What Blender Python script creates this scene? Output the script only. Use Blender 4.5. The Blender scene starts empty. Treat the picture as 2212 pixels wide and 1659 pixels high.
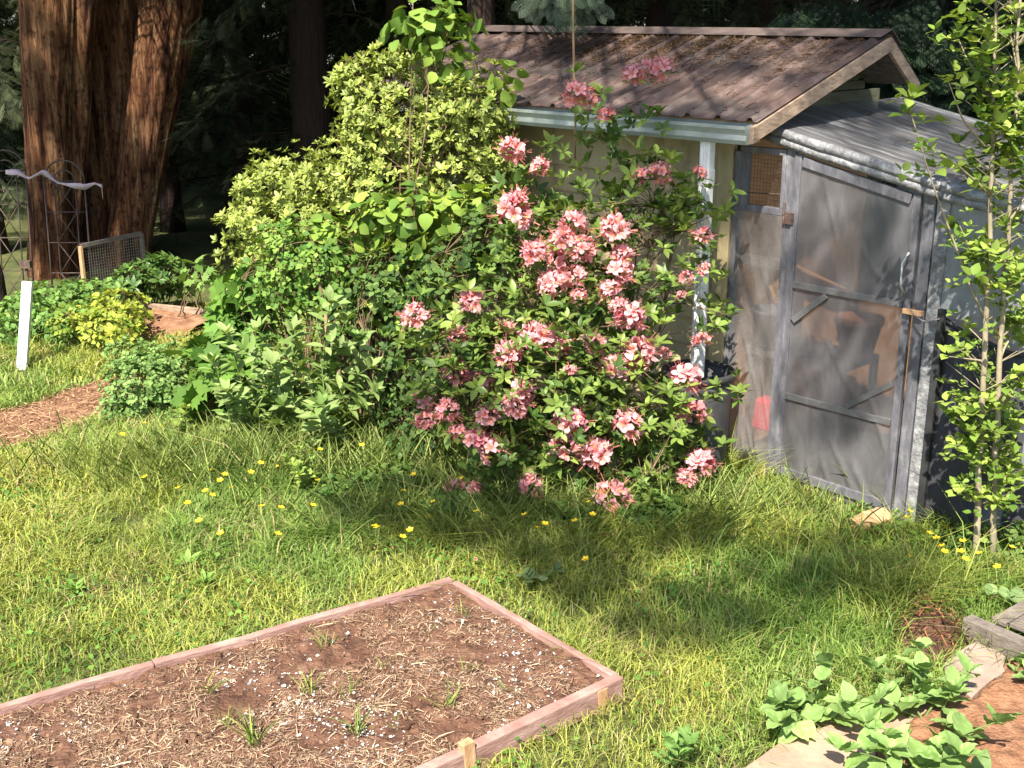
import bpy, math, random
import numpy as np
random.seed(7)
RN = np.random.default_rng(7)
S = bpy.context.scene
COL = S.collection
PI = math.pi

# ---------------------------------------------------------------- camera, world, sun
CAM_H = 2.95
PITCH = math.atan(799.5 / 2592)
cam = bpy.data.cameras.new('camera'); cam.sensor_width = 36; cam.lens = 36 * 2592 / 2212
cam.clip_end = 400; cam.clip_start = 0.05
co = bpy.data.objects.new('camera', cam); COL.objects.link(co)
co.location = (0, 0, CAM_H); co.rotation_euler = (PI / 2 - PITCH, 0, 0)
S.camera = co

TO_SUN = np.array([-0.25, -0.75, 1.0]); TO_SUN /= np.linalg.norm(TO_SUN)
SUN_EL = math.asin(TO_SUN[2]); SUN_AZ = math.atan2(TO_SUN[0], TO_SUN[1])
w = bpy.data.worlds.new('World'); S.world = w; w.use_nodes = True
nt = w.node_tree
sky = nt.nodes.new('ShaderNodeTexSky'); sky.sky_type = 'NISHITA'; sky.sun_disc = False
sky.sun_elevation = SUN_EL; sky.sun_rotation = SUN_AZ
bg = nt.nodes['Background']; bg.inputs[1].default_value = 0.09
nt.links.new(sky.outputs[0], bg.inputs[0])
sl = bpy.data.lights.new('sun', 'SUN'); sl.energy = 5.0; sl.angle = math.radians(0.5); sl.color = (1.0, 0.93, 0.80)
so = bpy.data.objects.new('sun', sl); COL.objects.link(so)
from mathutils import Vector
so.rotation_euler = Vector(TO_SUN).to_track_quat('Z', 'Y').to_euler(); so.location = (-4, -10, 15)
S.view_settings.view_transform = 'Standard'; S.view_settings.look = 'None'
S.view_settings.exposure = 1.6; S.view_settings.gamma = 1
S.cycles.max_bounces = 8; S.cycles.transparent_max_bounces = 16; S.cycles.use_denoising = True

# ---------------------------------------------------------------- helpers
def ray(x, y):
    a = (x - 1106) / 2592; b = -(y - 829.5) / 2592
    return np.array([a, math.cos(PITCH) + b * math.sin(PITCH), -math.sin(PITCH) + b * math.cos(PITCH)])
O3 = np.array([0, 0, CAM_H])
def G(x, y, z=0.0):                       # survey point: where a sight line meets the height z
    r = ray(x, y); return O3 + r * ((z - CAM_H) / r[2])
def D(x, y, Y):                           # survey point at the distance Y in front of the viewer
    r = ray(x, y); return O3 + r * (Y / r[1])
def nrm(v): return v / np.maximum(np.linalg.norm(v, axis=-1, keepdims=True), 1e-9)

def tag(o, label=None, cat=None, group=None, kind=None):
    if label: o['label'] = label
    if cat: o['category'] = cat
    if group: o['group'] = group
    if kind: o['kind'] = kind
    return o
def thing(name, label, cat, loc=(0, 0, 0), rz=0, group=None):
    o = bpy.data.objects.new(name, None); COL.objects.link(o)
    o.location = tuple(float(v) for v in loc); o.rotation_euler = (0, 0, rz); o.empty_display_size = 0.1
    return tag(o, label, cat, group)
def link(name, me, parent=None, world=True):
    o = bpy.data.objects.new(name, me); COL.objects.link(o)
    if parent is not None:
        o.parent = parent
        if world:                          # geometry given in world coordinates
            base = parent; T = Vector((0, 0, 0))
            loc = Vector(parent.location); p = parent.parent
            while p is not None: loc = loc + Vector(p.location); p = p.parent
            o.location = -loc
    return o
def mk(name, V, F, mat, parent=None, col=None, smooth=True, world=True):
    V = np.asarray(V, dtype=np.float32); F = np.asarray(F, dtype=np.int32)
    me = bpy.data.meshes.new(name)
    me.vertices.add(len(V)); me.vertices.foreach_set('co', V.ravel())
    k = F.shape[1]
    me.loops.add(F.size); me.loops.foreach_set('vertex_index', F.ravel())
    me.polygons.add(len(F)); me.polygons.foreach_set('loop_start', np.arange(0, F.size, k, dtype=np.int32))
    if smooth: me.polygons.foreach_set('use_smooth', np.ones(len(F), dtype=bool))
    if col is not None:
        ca = me.color_attributes.new('Col', 'FLOAT_COLOR', 'POINT')
        c = np.ones((len(V), 4), dtype=np.float32); c[:, :3] = col
        ca.data.foreach_set('color', c.ravel())
    me.update(calc_edges=True); me.validate()
    me.materials.append(mat)
    return link(name, me, parent, world)

class MB:
    def __init__(s): s.v = []; s.f = []; s.m = []; s.cur = 0
    def add(s, V, F):
        o = len(s.v); s.v += [tuple(map(float, p)) for p in V]
        for f in F: s.f.append(tuple(i + o for i in f)); s.m.append(s.cur)
    def obox(s, c, ax, half):
        ax = [np.array(a, float) for a in ax]; V = []
        for i in (-1, 1):
            for j in (-1, 1):
                for k in (-1, 1): V.append(np.array(c) + ax[0] * half[0] * i + ax[1] * half[1] * j + ax[2] * half[2] * k)
        s.add(V, [(0, 1, 3, 2), (4, 6, 7, 5), (0, 4, 5, 1), (2, 3, 7, 6), (0, 2, 6, 4), (1, 5, 7, 3)])
    def bar(s, a, b, wdt, hgt, up=(0, 0, 1)):
        a = np.array(a, float); b = np.array(b, float); d = nrm(b - a); up = np.array(up, float)
        sd = nrm(np.cross(d, up)); up2 = np.cross(sd, d)
        s.obox((a + b) / 2, (d, sd, up2), (np.linalg.norm(b - a) / 2, wdt / 2, hgt / 2))
    def tube(s, pts, rad, n=8, caps=True):
        pts = np.array(pts, float); m = len(pts); rad = np.broadcast_to(rad, (m,))
        t = np.gradient(pts, axis=0); t = nrm(t)
        ref = np.array([0.13, 0.31, 0.94]) if abs(t[0][2]) < 0.9 else np.array([0.94, 0.31, 0.13])
        V = []
        for i in range(m):
            a = nrm(np.cross(t[i], ref)); b = np.cross(t[i], a)
            for k in range(n):
                q = 2 * PI * k / n; V.append(pts[i] + rad[i] * (a * math.cos(q) + b * math.sin(q)))
        F = [(i * n + k, i * n + (k + 1) % n, (i + 1) * n + (k + 1) % n, (i + 1) * n + k) for i in range(m - 1) for k in range(n)]
        if caps: F += [tuple(range(n))[::-1], tuple((m - 1) * n + k for k in range(n))]
        s.add(V, F)
    def lathe(s, c, prof, n=28):
        m = len(prof)
        V = [(c[0] + r * math.cos(2 * PI * k / n), c[1] + r * math.sin(2 * PI * k / n), c[2] + z) for r, z in prof for k in range(n)]
        F = [(i * n + k, i * n + (k + 1) % n, (i + 1) * n + (k + 1) % n, (i + 1) * n + k) for i in range(m - 1) for k in range(n)]
        s.add(V, F)
    def prism(s, poly, up):
        n = len(poly); poly = [np.array(p, float) for p in poly]; up = np.array(up, float)
        V = poly + [p + up for p in poly]
        s.add(V, [tuple(range(n))[::-1], tuple(range(n, 2 * n))] + [(i, (i + 1) % n, n + (i + 1) % n, n + i) for i in range(n)])
    def build(s, name, mat, parent=None, bevel=0, smooth=False, world=True):
        me = bpy.data.meshes.new(name); me.from_pydata(s.v, [], s.f)
        for mm in (mat if isinstance(mat, (list, tuple)) else [mat]): me.materials.append(mm)
        me.polygons.foreach_set('material_index', s.m)
        import bmesh
        bm = bmesh.new(); bm.from_mesh(me); bmesh.ops.recalc_face_normals(bm, faces=bm.faces); bm.to_mesh(me); bm.free()
        if smooth: me.polygons.foreach_set('use_smooth', [True] * len(me.polygons))
        o = link(name, me, parent, world)
        if bevel:
            b = o.modifiers.new('bevel', 'BEVEL'); b.width = bevel; b.segments = 2; b.limit_method = 'ANGLE'
        return o

# value noise on numpy arrays
_tab = np.random.default_rng(3).random((64, 64))
def vnoise(x, y):
    xi = np.floor(x).astype(int); yi = np.floor(y).astype(int); fx = x - xi; fy = y - yi
    fx = fx * fx * (3 - 2 * fx); fy = fy * fy * (3 - 2 * fy)
    g = lambda a, b: _tab[a % 64, b % 64]
    return (g(xi, yi) * (1 - fx) + g(xi + 1, yi) * fx) * (1 - fy) + (g(xi, yi + 1) * (1 - fx) + g(xi + 1, yi + 1) * fx) * fy
def fbm(x, y, o=4):
    s = 0; a = 0.5
    for i in range(o): s = s + a * vnoise(x * 2 ** i + 7.3 * i, y * 2 ** i + 3.1 * i); a /= 2
    return s / (1 - 0.5 ** o)

def inpoly(x, y, P):
    x = np.asarray(x); y = np.asarray(y); r = np.zeros(x.shape, bool); n = len(P)
    for i in range(n):
        x0, y0 = P[i][:2]; x1, y1 = P[(i + 1) % n][:2]
        if y0 == y1: continue
        c = ((y0 > y) != (y1 > y)) & (x < (x1 - x0) * (y - y0) / (y1 - y0) + x0); r ^= c
    return r

# ---------------------------------------------------------------- materials
def mat_new(name):
    m = bpy.data.materials.new(name); m.use_nodes = True; n = m.node_tree
    return m, n, n.nodes['Principled BSDF'], n.nodes, n.links
def ramp(nodes, stops):
    r = nodes.new('ShaderNodeValToRGB'); e = r.color_ramp.elements
    while len(e) < len(stops): e.new(0.5)
    for el, (p, c) in zip(e, stops): el.position = p; el.color = (*c, 1)
    return r
def rough_mat(name, stops, scale=8, stretch=(1, 1, 1), rough=0.85, bump=0.3, bscale=None, detail=8, spec=0.3, bdist=0.01, metal=0, rot=None):
    m, n, b, N, L = mat_new(name)
    tc = N.new('ShaderNodeTexCoord'); mp = N.new('ShaderNodeMapping'); mp.inputs['Scale'].default_value = stretch
    if rot: mp.inputs['Rotation'].default_value = rot
    L.new(tc.outputs['Object'], mp.inputs[0])
    t = N.new('ShaderNodeTexNoise'); t.inputs['Scale'].default_value = scale; t.inputs['Detail'].default_value = detail; t.inputs['Roughness'].default_value = 0.65
    L.new(mp.outputs[0], t.inputs[0]); r = ramp(N, stops); L.new(t.outputs[0], r.inputs[0]); L.new(r.outputs[0], b.inputs['Base Color'])
    b.inputs['Roughness'].default_value = rough; b.inputs['Specular IOR Level'].default_value = spec; b.inputs['Metallic'].default_value = metal
    if bump:
        t2 = N.new('ShaderNodeTexNoise'); t2.inputs['Scale'].default_value = bscale or scale * 3; t2.inputs['Detail'].default_value = 6
        L.new(mp.outputs[0], t2.inputs[0]); bp = N.new('ShaderNodeBump'); bp.inputs['Strength'].default_value = bump; bp.inputs['Distance'].default_value = bdist
        L.new(t2.outputs[0], bp.inputs['Height']); L.new(bp.outputs[0], b.inputs['Normal'])
    return m
def leaf_mat(name, trans=0.35, rough=0.42, spec=0.35, tint=(1.15, 1.1, 0.5)):
    m, n, b, N, L = mat_new(name)
    a = N.new('ShaderNodeAttribute'); a.attribute_name = 'Col'
    L.new(a.outputs['Color'], b.inputs['Base Color']); b.inputs['Roughness'].default_value = rough; b.inputs['Specular IOR Level'].default_value = spec
    mul = N.new('ShaderNodeMix'); mul.data_type = 'RGBA'; mul.blend_type = 'MULTIPLY'; mul.inputs[0].default_value = 1
    L.new(a.outputs['Color'], mul.inputs[6]); mul.inputs[7].default_value = (*tint, 1)
    tr = N.new('ShaderNodeBsdfTranslucent'); L.new(mul.outputs[2], tr.inputs[0])
    mx = N.new('ShaderNodeMixShader'); mx.inputs[0].default_value = trans
    L.new(b.outputs[0], mx.inputs[1]); L.new(tr.outputs[0], mx.inputs[2]); L.new(mx.outputs[0], N['Material Output'].inputs[0])
    return m
def plastic_mat(name, clear=0.4, colr=(0.32, 0.31, 0.34), gl=0.25):
    m, n, b, N, L = mat_new(name)
    tc = N.new('ShaderNodeTexCoord')
    mp = N.new('ShaderNodeMapping'); mp.inputs['Scale'].default_value = (3, 3, 1.2); mp.inputs['Rotation'].default_value = (0, 0.5, 0); L.new(tc.outputs['Object'], mp.inputs[0])
    t = N.new('ShaderNodeTexNoise'); t.inputs['Scale'].default_value = 3.5; t.inputs['Detail'].default_value = 5; t.inputs['Distortion'].default_value = 0.6; L.new(mp.outputs[0], t.inputs[0])
    r = ramp(N, [(0.3, tuple(c * 0.75 for c in colr)), (0.7, tuple(min(1, c * 1.2) for c in colr))]); L.new(t.outputs[0], r.inputs[0])
    bp = N.new('ShaderNodeBump'); bp.inputs['Strength'].default_value = 0.35; bp.inputs['Distance'].default_value = 0.03; L.new(t.outputs[0], bp.inputs['Height'])
    L.new(r.outputs[0], b.inputs['Base Color']); b.inputs['Roughness'].default_value = gl; b.inputs['Specular IOR Level'].default_value = 0.45
    L.new(bp.outputs[0], b.inputs['Normal'])
    tl = N.new('ShaderNodeBsdfTranslucent'); L.new(r.outputs[0], tl.inputs[0])
    m1 = N.new('ShaderNodeMixShader'); m1.inputs[0].default_value = 0.4; L.new(b.outputs[0], m1.inputs[1]); L.new(tl.outputs[0], m1.inputs[2])
    tp = N.new('ShaderNodeBsdfTransparent'); tp.inputs[0].default_value = (0.9, 0.9, 0.92, 1)
    m2 = N.new('ShaderNodeMixShader'); m2.inputs[0].default_value = clear; L.new(m1.outputs[0], m2.inputs[1]); L.new(tp.outputs[0], m2.inputs[2])
    L.new(m2.outputs[0], N['Material Output'].inputs[0])
    return m

M = {}
M['leaf'] = leaf_mat('leaf', .35, .55, .18); M['grass'] = leaf_mat('grass_blade', 0.35, 0.5, 0.25)
M['glossleaf'] = leaf_mat('glossy_leaf', 0.3, 0.42, 0.28)
M['petal'] = leaf_mat('petal', 0.35, 0.6, 0.15, (1.1, 0.95, 0.9))
M['needle'] = leaf_mat('needle', 0.2, 0.6, 0.2)
M['litter'] = leaf_mat('litter', 0.05, 0.85, 0.1, (1, 1, 1))
M['ground'] = rough_mat('lawn_soil', [(0.3, (0.035, 0.045, 0.012)), (0.55, (0.075, 0.085, 0.025)), (0.8, (0.15, 0.11, 0.05))], 3.0, bump=0.8, bscale=60, bdist=0.02)
M['path'] = rough_mat('trodden_path', [(0.25, (0.08, 0.036, 0.02)), (0.5, (0.22, 0.11, 0.062)), (0.75, (0.36, 0.22, 0.13))], 9, bump=0.9, bscale=50, bdist=0.02)
M['soil'] = rough_mat('bed_soil', [(0.25, (0.03, 0.013, 0.008)), (0.5, (0.115, 0.055, 0.033)), (0.75, (0.22, 0.125, 0.08))], 11, bump=1.0, bscale=55, bdist=0.025)
M['soil2'] = rough_mat('orange_soil', [(0.25, (0.08, 0.035, 0.018)), (0.5, (0.22, 0.105, 0.055)), (0.8, (0.34, 0.19, 0.11))], 14, bump=1.0, bscale=60, bdist=0.02)
M['bark'] = rough_mat('cedar_bark', [(0.28, (0.022, 0.010, 0.006)), (0.45, (0.10, 0.045, 0.022)), (0.58, (0.19, 0.095, 0.048)), (0.75, (0.34, 0.22, 0.13))], 5, (3.2, 3.2, 0.28), bump=1.0, bscale=9, bdist=0.06, detail=10)
def bark_material():
    m, n, b, N, L = mat_new('cedar_bark'); tc = N.new('ShaderNodeTexCoord')
    def nz(st, sc, det=8, dist=0.0):
        mp = N.new('ShaderNodeMapping'); mp.inputs['Scale'].default_value = st; L.new(tc.outputs['Object'], mp.inputs[0])
        t = N.new('ShaderNodeTexNoise'); t.inputs['Scale'].default_value = sc; t.inputs['Detail'].default_value = det; t.inputs['Roughness'].default_value = .62; t.inputs['Distortion'].default_value = dist; L.new(mp.outputs[0], t.inputs[0]); return t
    a = nz((6, 6, .35), 1.6, 10, .3); f = nz((16, 16, 1.3), 2.2, 6); g = nz((1.2, 1.2, .5), 1.6, 4); sp = nz((7, 7, 5), 2.5, 8)
    r = ramp(N, [(.36, (.020, .008, .005)), (.44, (.10, .042, .022)), (.52, (.20, .10, .052)), (.64, (.33, .20, .115)), (.8, (.42, .31, .20))]); L.new(a.outputs[0], r.inputs[0])
    r2 = ramp(N, [(.35, (.42, .36, .33)), (.6, (1, 1, 1))]); L.new(f.outputs[0], r2.inputs[0])
    r3 = ramp(N, [(.4, (.80, .70, .60)), (.6, (.95, .95, .90))]); L.new(g.outputs[0], r3.inputs[0])
    r4 = ramp(N, [(.38, (.38, .35, .33)), (.48, (1, 1, 1))]); L.new(sp.outputs[0], r4.inputs[0])
    x = r.outputs[0]
    for q in (r2, r3, r4):
        mx = N.new('ShaderNodeMix'); mx.data_type = 'RGBA'; mx.blend_type = 'MULTIPLY'; mx.inputs[0].default_value = 1; L.new(x, mx.inputs[6]); L.new(q.outputs[0], mx.inputs[7]); x = mx.outputs[2]
    L.new(x, b.inputs['Base Color']); b.inputs['Roughness'].default_value = .9; b.inputs['Specular IOR Level'].default_value = .15
    ad = N.new('ShaderNodeMath'); ad.operation = 'ADD'; L.new(a.outputs[0], ad.inputs[0]); m2 = N.new('ShaderNodeMath'); m2.operation = 'MULTIPLY'; m2.inputs[1].default_value = .5; L.new(f.outputs[0], m2.inputs[0]); L.new(m2.outputs[0], ad.inputs[1])
    bp = N.new('ShaderNodeBump'); bp.inputs['Strength'].default_value = 1; bp.inputs['Distance'].default_value = .12; L.new(ad.outputs[0], bp.inputs['Height']); L.new(bp.outputs[0], b.inputs['Normal']); return m
M['bark'] = bark_material()
M['darkbark'] = rough_mat('conifer_bark', [(0.3, (0.008, 0.005, 0.004)), (0.7, (0.035, 0.017, 0.011))], 6, (3, 3, 0.4), bump=0.9, bscale=10, bdist=0.04)
M['twig'] = rough_mat('woody_stem', [(0.3, (0.07, 0.045, 0.028)), (0.7, (0.22, 0.15, 0.09))], 20, bump=0.3)
M['palebark'] = rough_mat('young_bark', [(0.3, (0.13, 0.11, 0.07)), (0.7, (0.33, 0.28, 0.19))], 14, (1, 1, 0.6), bump=0.5)
M['greenstem'] = rough_mat('green_stem', [(0.3, (0.06, 0.10, 0.025)), (0.7, (0.13, 0.19, 0.05))], 10, bump=0)
M['pinkwood'] = rough_mat('bed_board_wood', [(0.25, (0.15, 0.075, 0.06)), (0.5, (0.27, 0.155, 0.13)), (0.75, (0.40, 0.27, 0.23))], 5, (1.2, 1.2, 5), bump=0.5, bscale=22, bdist=0.008)
M['greywood'] = rough_mat('weathered_wood', [(0.25, (0.06, 0.048, 0.04)), (0.5, (0.145, 0.12, 0.10)), (0.8, (0.25, 0.215, 0.18))], 7, (2, 2, 6), bump=0.6, bscale=22, bdist=0.008)
M['bargewood'] = rough_mat('barge_wood', [(0.3, (0.12, 0.085, 0.065)), (0.5, (0.27, 0.19, 0.135)), (0.75, (0.42, 0.31, 0.22))], 9, (1, 1, 3), bump=0.5, bdist=0.006)
M['tanwood'] = rough_mat('fresh_wood', [(0.3, (0.30, 0.16, 0.075)), (0.7, (0.52, 0.33, 0.19))], 9, (4, 4, 1), bump=0.5, bdist=0.006)
M['plywood'] = rough_mat('orange_plywood', [(0.3, (0.42, 0.20, 0.085)), (0.7, (0.62, 0.36, 0.18))], 5, (1, 1, 4), bump=0.2)
M['cream'] = rough_mat('cream_paint', [(0.28, (0.22, 0.18, 0.105)), (0.45, (0.37, 0.30, 0.17)), (0.6, (0.42, 0.345, 0.20)), (0.8, (0.48, 0.40, 0.25))], 4, (2, 2, .8), rough=0.6, bump=0.15)
M['white'] = rough_mat('white_paint', [(0.27, (0.36, 0.35, 0.32)), (0.42, (0.62, 0.63, 0.62)), (0.6, (0.74, 0.75, 0.75))], 9, rough=0.4, bump=0.05)
M['greywhite'] = rough_mat('gutter_paint', [(0.3, (0.24, 0.27, 0.25)), (0.6, (0.35, 0.385, 0.36))], 5, (1, 1, 2), rough=0.4, bump=0.05)
M['greyframe'] = rough_mat('plastic_wrapped_wood', [(0.3, (0.06, 0.06, 0.07)), (0.55, (0.125, 0.122, 0.14)), (0.8, (0.26, 0.26, 0.28))], 7, (2, 2, 0.7), rough=0.35, bump=0.6, bdist=0.01, spec=0.5)
M['darkframe'] = rough_mat('dim_batten', [(0.3, (0.06, 0.058, 0.06)), (0.6, (0.12, 0.118, 0.12))], 7, rough=0.5, bump=0.3)  # dark tone stands in for rails seen dimly through the sheet
M['fasciaplastic'] = rough_mat('folded_plastic', [(0.32, (0.09, 0.09, 0.095)), (0.5, (0.165, 0.165, 0.175)), (0.70, (0.34, 0.34, 0.34))], 14, rough=0.3, bump=0.8, bdist=0.012, spec=0.5)
def streaked_plastic():
    m, n, b, N, L = mat_new('roof_sheet'); tc = N.new('ShaderNodeTexCoord'); m1 = N.new('ShaderNodeMapping'); m1.inputs['Rotation'].default_value = (0, 0, .803); L.new(tc.outputs['Object'], m1.inputs[0])
    m2 = N.new('ShaderNodeMapping'); m2.inputs['Scale'].default_value = (.7, 9, 1); L.new(m1.outputs[0], m2.inputs[0])
    t = N.new('ShaderNodeTexNoise'); t.inputs['Scale'].default_value = 2.2; t.inputs['Detail'].default_value = 8; t.inputs['Roughness'].default_value = .65; t.inputs['Distortion'].default_value = .4; L.new(m2.outputs[0], t.inputs[0])
    r = ramp(N, [(.35, (.10, .10, .11)), (.52, (.17, .17, .18)), (.66, (.40, .40, .41))]); L.new(t.outputs[0], r.inputs[0]); L.new(r.outputs[0], b.inputs['Base Color'])  # pale streaks put the crinkle highlights into the colour
    bp = N.new('ShaderNodeBump'); bp.inputs['Strength'].default_value = .8; bp.inputs['Distance'].default_value = .03; L.new(t.outputs[0], bp.inputs['Height']); L.new(bp.outputs[0], b.inputs['Normal'])
    b.inputs['Roughness'].default_value = .28; b.inputs['Specular IOR Level'].default_value = .5
    tp = N.new('ShaderNodeBsdfTransparent'); x = N.new('ShaderNodeMixShader'); x.inputs[0].default_value = .40; L.new(b.outputs[0], x.inputs[1]); L.new(tp.outputs[0], x.inputs[2]); L.new(x.outputs[0], N['Material Output'].inputs[0]); return m
M['roofplastic'] = streaked_plastic()
M['doorplastic'] = plastic_mat('door_sheet', 0.34, (0.225, 0.218, 0.23), 0.26)
M['panelplastic'] = plastic_mat('panel_sheet', 0.50, (0.34, 0.32, 0.315), 0.25)
M['bluepanel'] = plastic_mat('side_sheet', 0.2, (0.30, 0.33, 0.35), 0.3)
M['black'] = rough_mat('black_plastic', [(0.3, (0.016, 0.017, 0.018)), (0.7, (0.04, 0.04, 0.043))], 7, rough=0.4, bump=0.1)
M['barrel'] = rough_mat('dark_grey_plastic', [(0.3, (0.035, 0.036, 0.04)), (0.7, (0.075, 0.075, 0.08))], 7, rough=0.45, bump=0.1)
M['blackcloth'] = rough_mat('shade_cloth', [(0.3, (0.022, 0.022, 0.027)), (0.7, (0.06, 0.06, 0.068))], 4, (1, 1, 0.4), rough=0.7, bump=0.5, bscale=9, bdist=0.03)
M['greyplastic'] = rough_mat('grey_bucket', [(0.3, (0.12, 0.125, 0.125)), (0.7, (0.2, 0.2, 0.2))], 5, rough=0.5, bump=0)
M['red'] = rough_mat('red_plastic', [(0.3, (0.55, 0.03, 0.05)), (0.7, (0.72, 0.06, 0.08))], 5, rough=0.4, bump=0)
M['terracotta'] = rough_mat('terracotta', [(0.3, (0.42, 0.17, 0.08)), (0.7, (0.58, 0.28, 0.15))], 5, bump=0)
M['rust'] = rough_mat('dark_rusted_iron', [(0.3, (0.035, 0.022, 0.018)), (0.7, (0.13, 0.085, 0.07))], 25, rough=0.6, bump=0.3)
M['lattice'] = rough_mat('trellis_iron', [(0.3, (0.03, 0.021, 0.018)), (0.7, (0.09, 0.062, 0.052))], 25, rough=0.5, bump=0.3)
M['ribbon'] = rough_mat('pale_ribbon', [(0.3, (0.30, 0.225, 0.255)), (0.7, (0.46, 0.37, 0.40))], 9, rough=0.5, bump=0.2)
M['stone'] = rough_mat('pink_flagstone', [(0.25, (0.20, 0.12, 0.085)), (0.5, (0.33, 0.21, 0.15)), (0.75, (0.42, 0.29, 0.215))], 5, bump=0.4, bscale=30, bdist=0.008)
M['stone2'] = rough_mat('brown_flagstone', [(0.25, (0.17, 0.125, 0.10)), (0.5, (0.27, 0.20, 0.16)), (0.75, (0.36, 0.28, 0.22))], 5, bump=0.5, bscale=30, bdist=0.008)
M['rock'] = rough_mat('grey_rock', [(0.3, (0.08, 0.085, 0.09)), (0.7, (0.22, 0.22, 0.22))], 6, bump=0.6)
M['wire'] = rough_mat('wire', [(0.3, (0.16, 0.14, 0.12)), (0.7, (0.26, 0.23, 0.2))], 20, rough=0.4, bump=0, metal=0.6)
M['rope'] = rough_mat('brown_cane', [(0.3, (0.16, 0.10, 0.055)), (0.7, (0.30, 0.20, 0.11))], 12, (1, 1, 0.3), bump=0.2)
M['metal'] = rough_mat('bright_metal', [(0.3, (0.5, 0.52, 0.54)), (0.7, (0.7, 0.72, 0.74))], 9, rough=0.35, bump=0, metal=0.4)
M['compost'] = rough_mat('compost', [(0.3, (0.02, 0.011, 0.008)), (0.6, (0.10, 0.045, 0.025)), (0.8, (0.3, 0.15, 0.09))], 14, bump=1, bscale=45, bdist=0.03)
M['darkinside'] = rough_mat('interior_grey', [(0.3, (0.10, 0.095, 0.095)), (0.7, (0.17, 0.165, 0.165))], 4, bump=0)
def roof_material():
    m, n, b, N, L = mat_new('painted_metal_roof')
    tc = N.new('ShaderNodeTexCoord'); mp = N.new('ShaderNodeMapping'); mp.inputs['Rotation'].default_value = (0, 0, 0.0); L.new(tc.outputs['UV'], mp.inputs[0])
    mp.inputs['Scale'].default_value = (9, 0.7, 1)
    a = N.new('ShaderNodeTexNoise'); a.inputs['Scale'].default_value = 4; a.inputs['Detail'].default_value = 8; a.inputs['Roughness'].default_value = 0.7; L.new(mp.outputs[0], a.inputs[0])
    r = ramp(N, [(0.3, (0.042, 0.030, 0.027)), (0.5, (0.088, 0.058, 0.050)), (0.62, (0.145, 0.104, 0.092)), (0.8, (0.25, 0.205, 0.185))]); L.new(a.outputs[0], r.inputs[0])
    c = N.new('ShaderNodeTexNoise'); c.inputs['Scale'].default_value = 3; c.inputs['Detail'].default_value = 6; L.new(tc.outputs['UV'], c.inputs[0])
    rr = ramp(N, [(0.52, (0, 0, 0)), (0.66, (1, 1, 1))]); L.new(c.outputs[0], rr.inputs[0])
    mx = N.new('ShaderNodeMix'); mx.data_type = 'RGBA'; L.new(rr.outputs[0], mx.inputs[0]); L.new(r.outputs[0], mx.inputs[6]); mx.inputs[7].default_value = (0.075, 0.06, 0.054, 1)
    L.new(mx.outputs[2], b.inputs['Base Color']); b.inputs['Roughness'].default_value = 0.55; b.inputs['Specular IOR Level'].default_value = 0.35
    bp = N.new('ShaderNodeBump'); bp.inputs['Strength'].default_value = 0.25; bp.inputs['Distance'].default_value = 0.005; L.new(a.outputs[0], bp.inputs['Height']); L.new(bp.outputs[0], b.inputs['Normal'])
    return m
M['roof'] = roof_material()

# ---------------------------------------------------------------- leaf kit
def leaf_tpl(wfun, n=5, fold=0.25, droop=0.35, L=1.0):
    ts = np.linspace(0, 1, n); V = []; E = []
    for t in ts:
        wd = wfun(t); x = t * (1 - 0.15 * droop * t); z = -droop * t * t * 0.5
        V += [(x, -wd, z + fold * wd), (x, 0, z), (x, wd, z + fold * wd)]; E += [1, 0, 1]
    F = []
    for i in range(n - 1):
        a = 3 * i
        for k in (0, 1): F += [(a + k, a + 3 + k, a + 4 + k), (a + k, a + 4 + k, a + 1 + k)]
    return np.array(V, np.float32) * L, np.array(E, np.float32), np.array(F, np.int32)
LANCE = leaf_tpl(lambda t: 0.20 * math.sin(PI * min(1, t ** 0.9)) + 0.008, 6)
OVATE = leaf_tpl(lambda t: 0.33 * math.sin(PI * t ** 0.75) + 0.006, 6, 0.22, 0.3)
BROAD = leaf_tpl(lambda t: 0.42 * math.sin(PI * min(1, t ** .7)) ** .8 * (1 + .05 * math.sin(t * 26)) + .006, 9, 0.16, 0.55)
ROUND = leaf_tpl(lambda t: 0.46 * math.sqrt(max(0, 1 - (2 * (t * 0.97 + 0.015) - 1) ** 2)), 7, 0.12, 0.3)
NARROW = leaf_tpl(lambda t: 0.11 * math.sin(PI * t ** 0.8) + 0.01, 5, 0.2, 0.5)
SMALLT = leaf_tpl(lambda t: 0.36 * math.sin(PI * t ** 0.85) + 0.01, 3, 0.2, 0.2)
def big_leaf():
    n, m = 10, 7; V = []; E = []; F = []
    for i in range(n):
        t = i / (n - 1); wd = .36 * math.sin(PI * min(1, t ** .72)) ** .85 + .004
        for j in range(m):
            v = 2 * j / (m - 1) - 1; z = .22 * wd * abs(v) ** 1.4 - .38 * t * t * .6 + .028 * math.sin(t * 20 - abs(v) * 4) * abs(v) + .02 * math.sin(v * 5 + t * 7)
            V.append((t * .95, v * wd, z)); E.append(.35 * abs(v) + .65 * (math.sin(t * 20 - abs(v) * 5) > .75))
    for i in range(n - 1):
        for j in range(m - 1): a = i * m + j; F += [(a, a + m, a + m + 1), (a, a + m + 1, a + 1)]
    return np.array(V, np.float32), np.array(E, np.float32), np.array(F, np.int32)
BIGLEAF = big_leaf()
STRAP = leaf_tpl(lambda t: 0.5 * (1 - 0.6 * t), 3, 0.1, 0.3)
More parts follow.
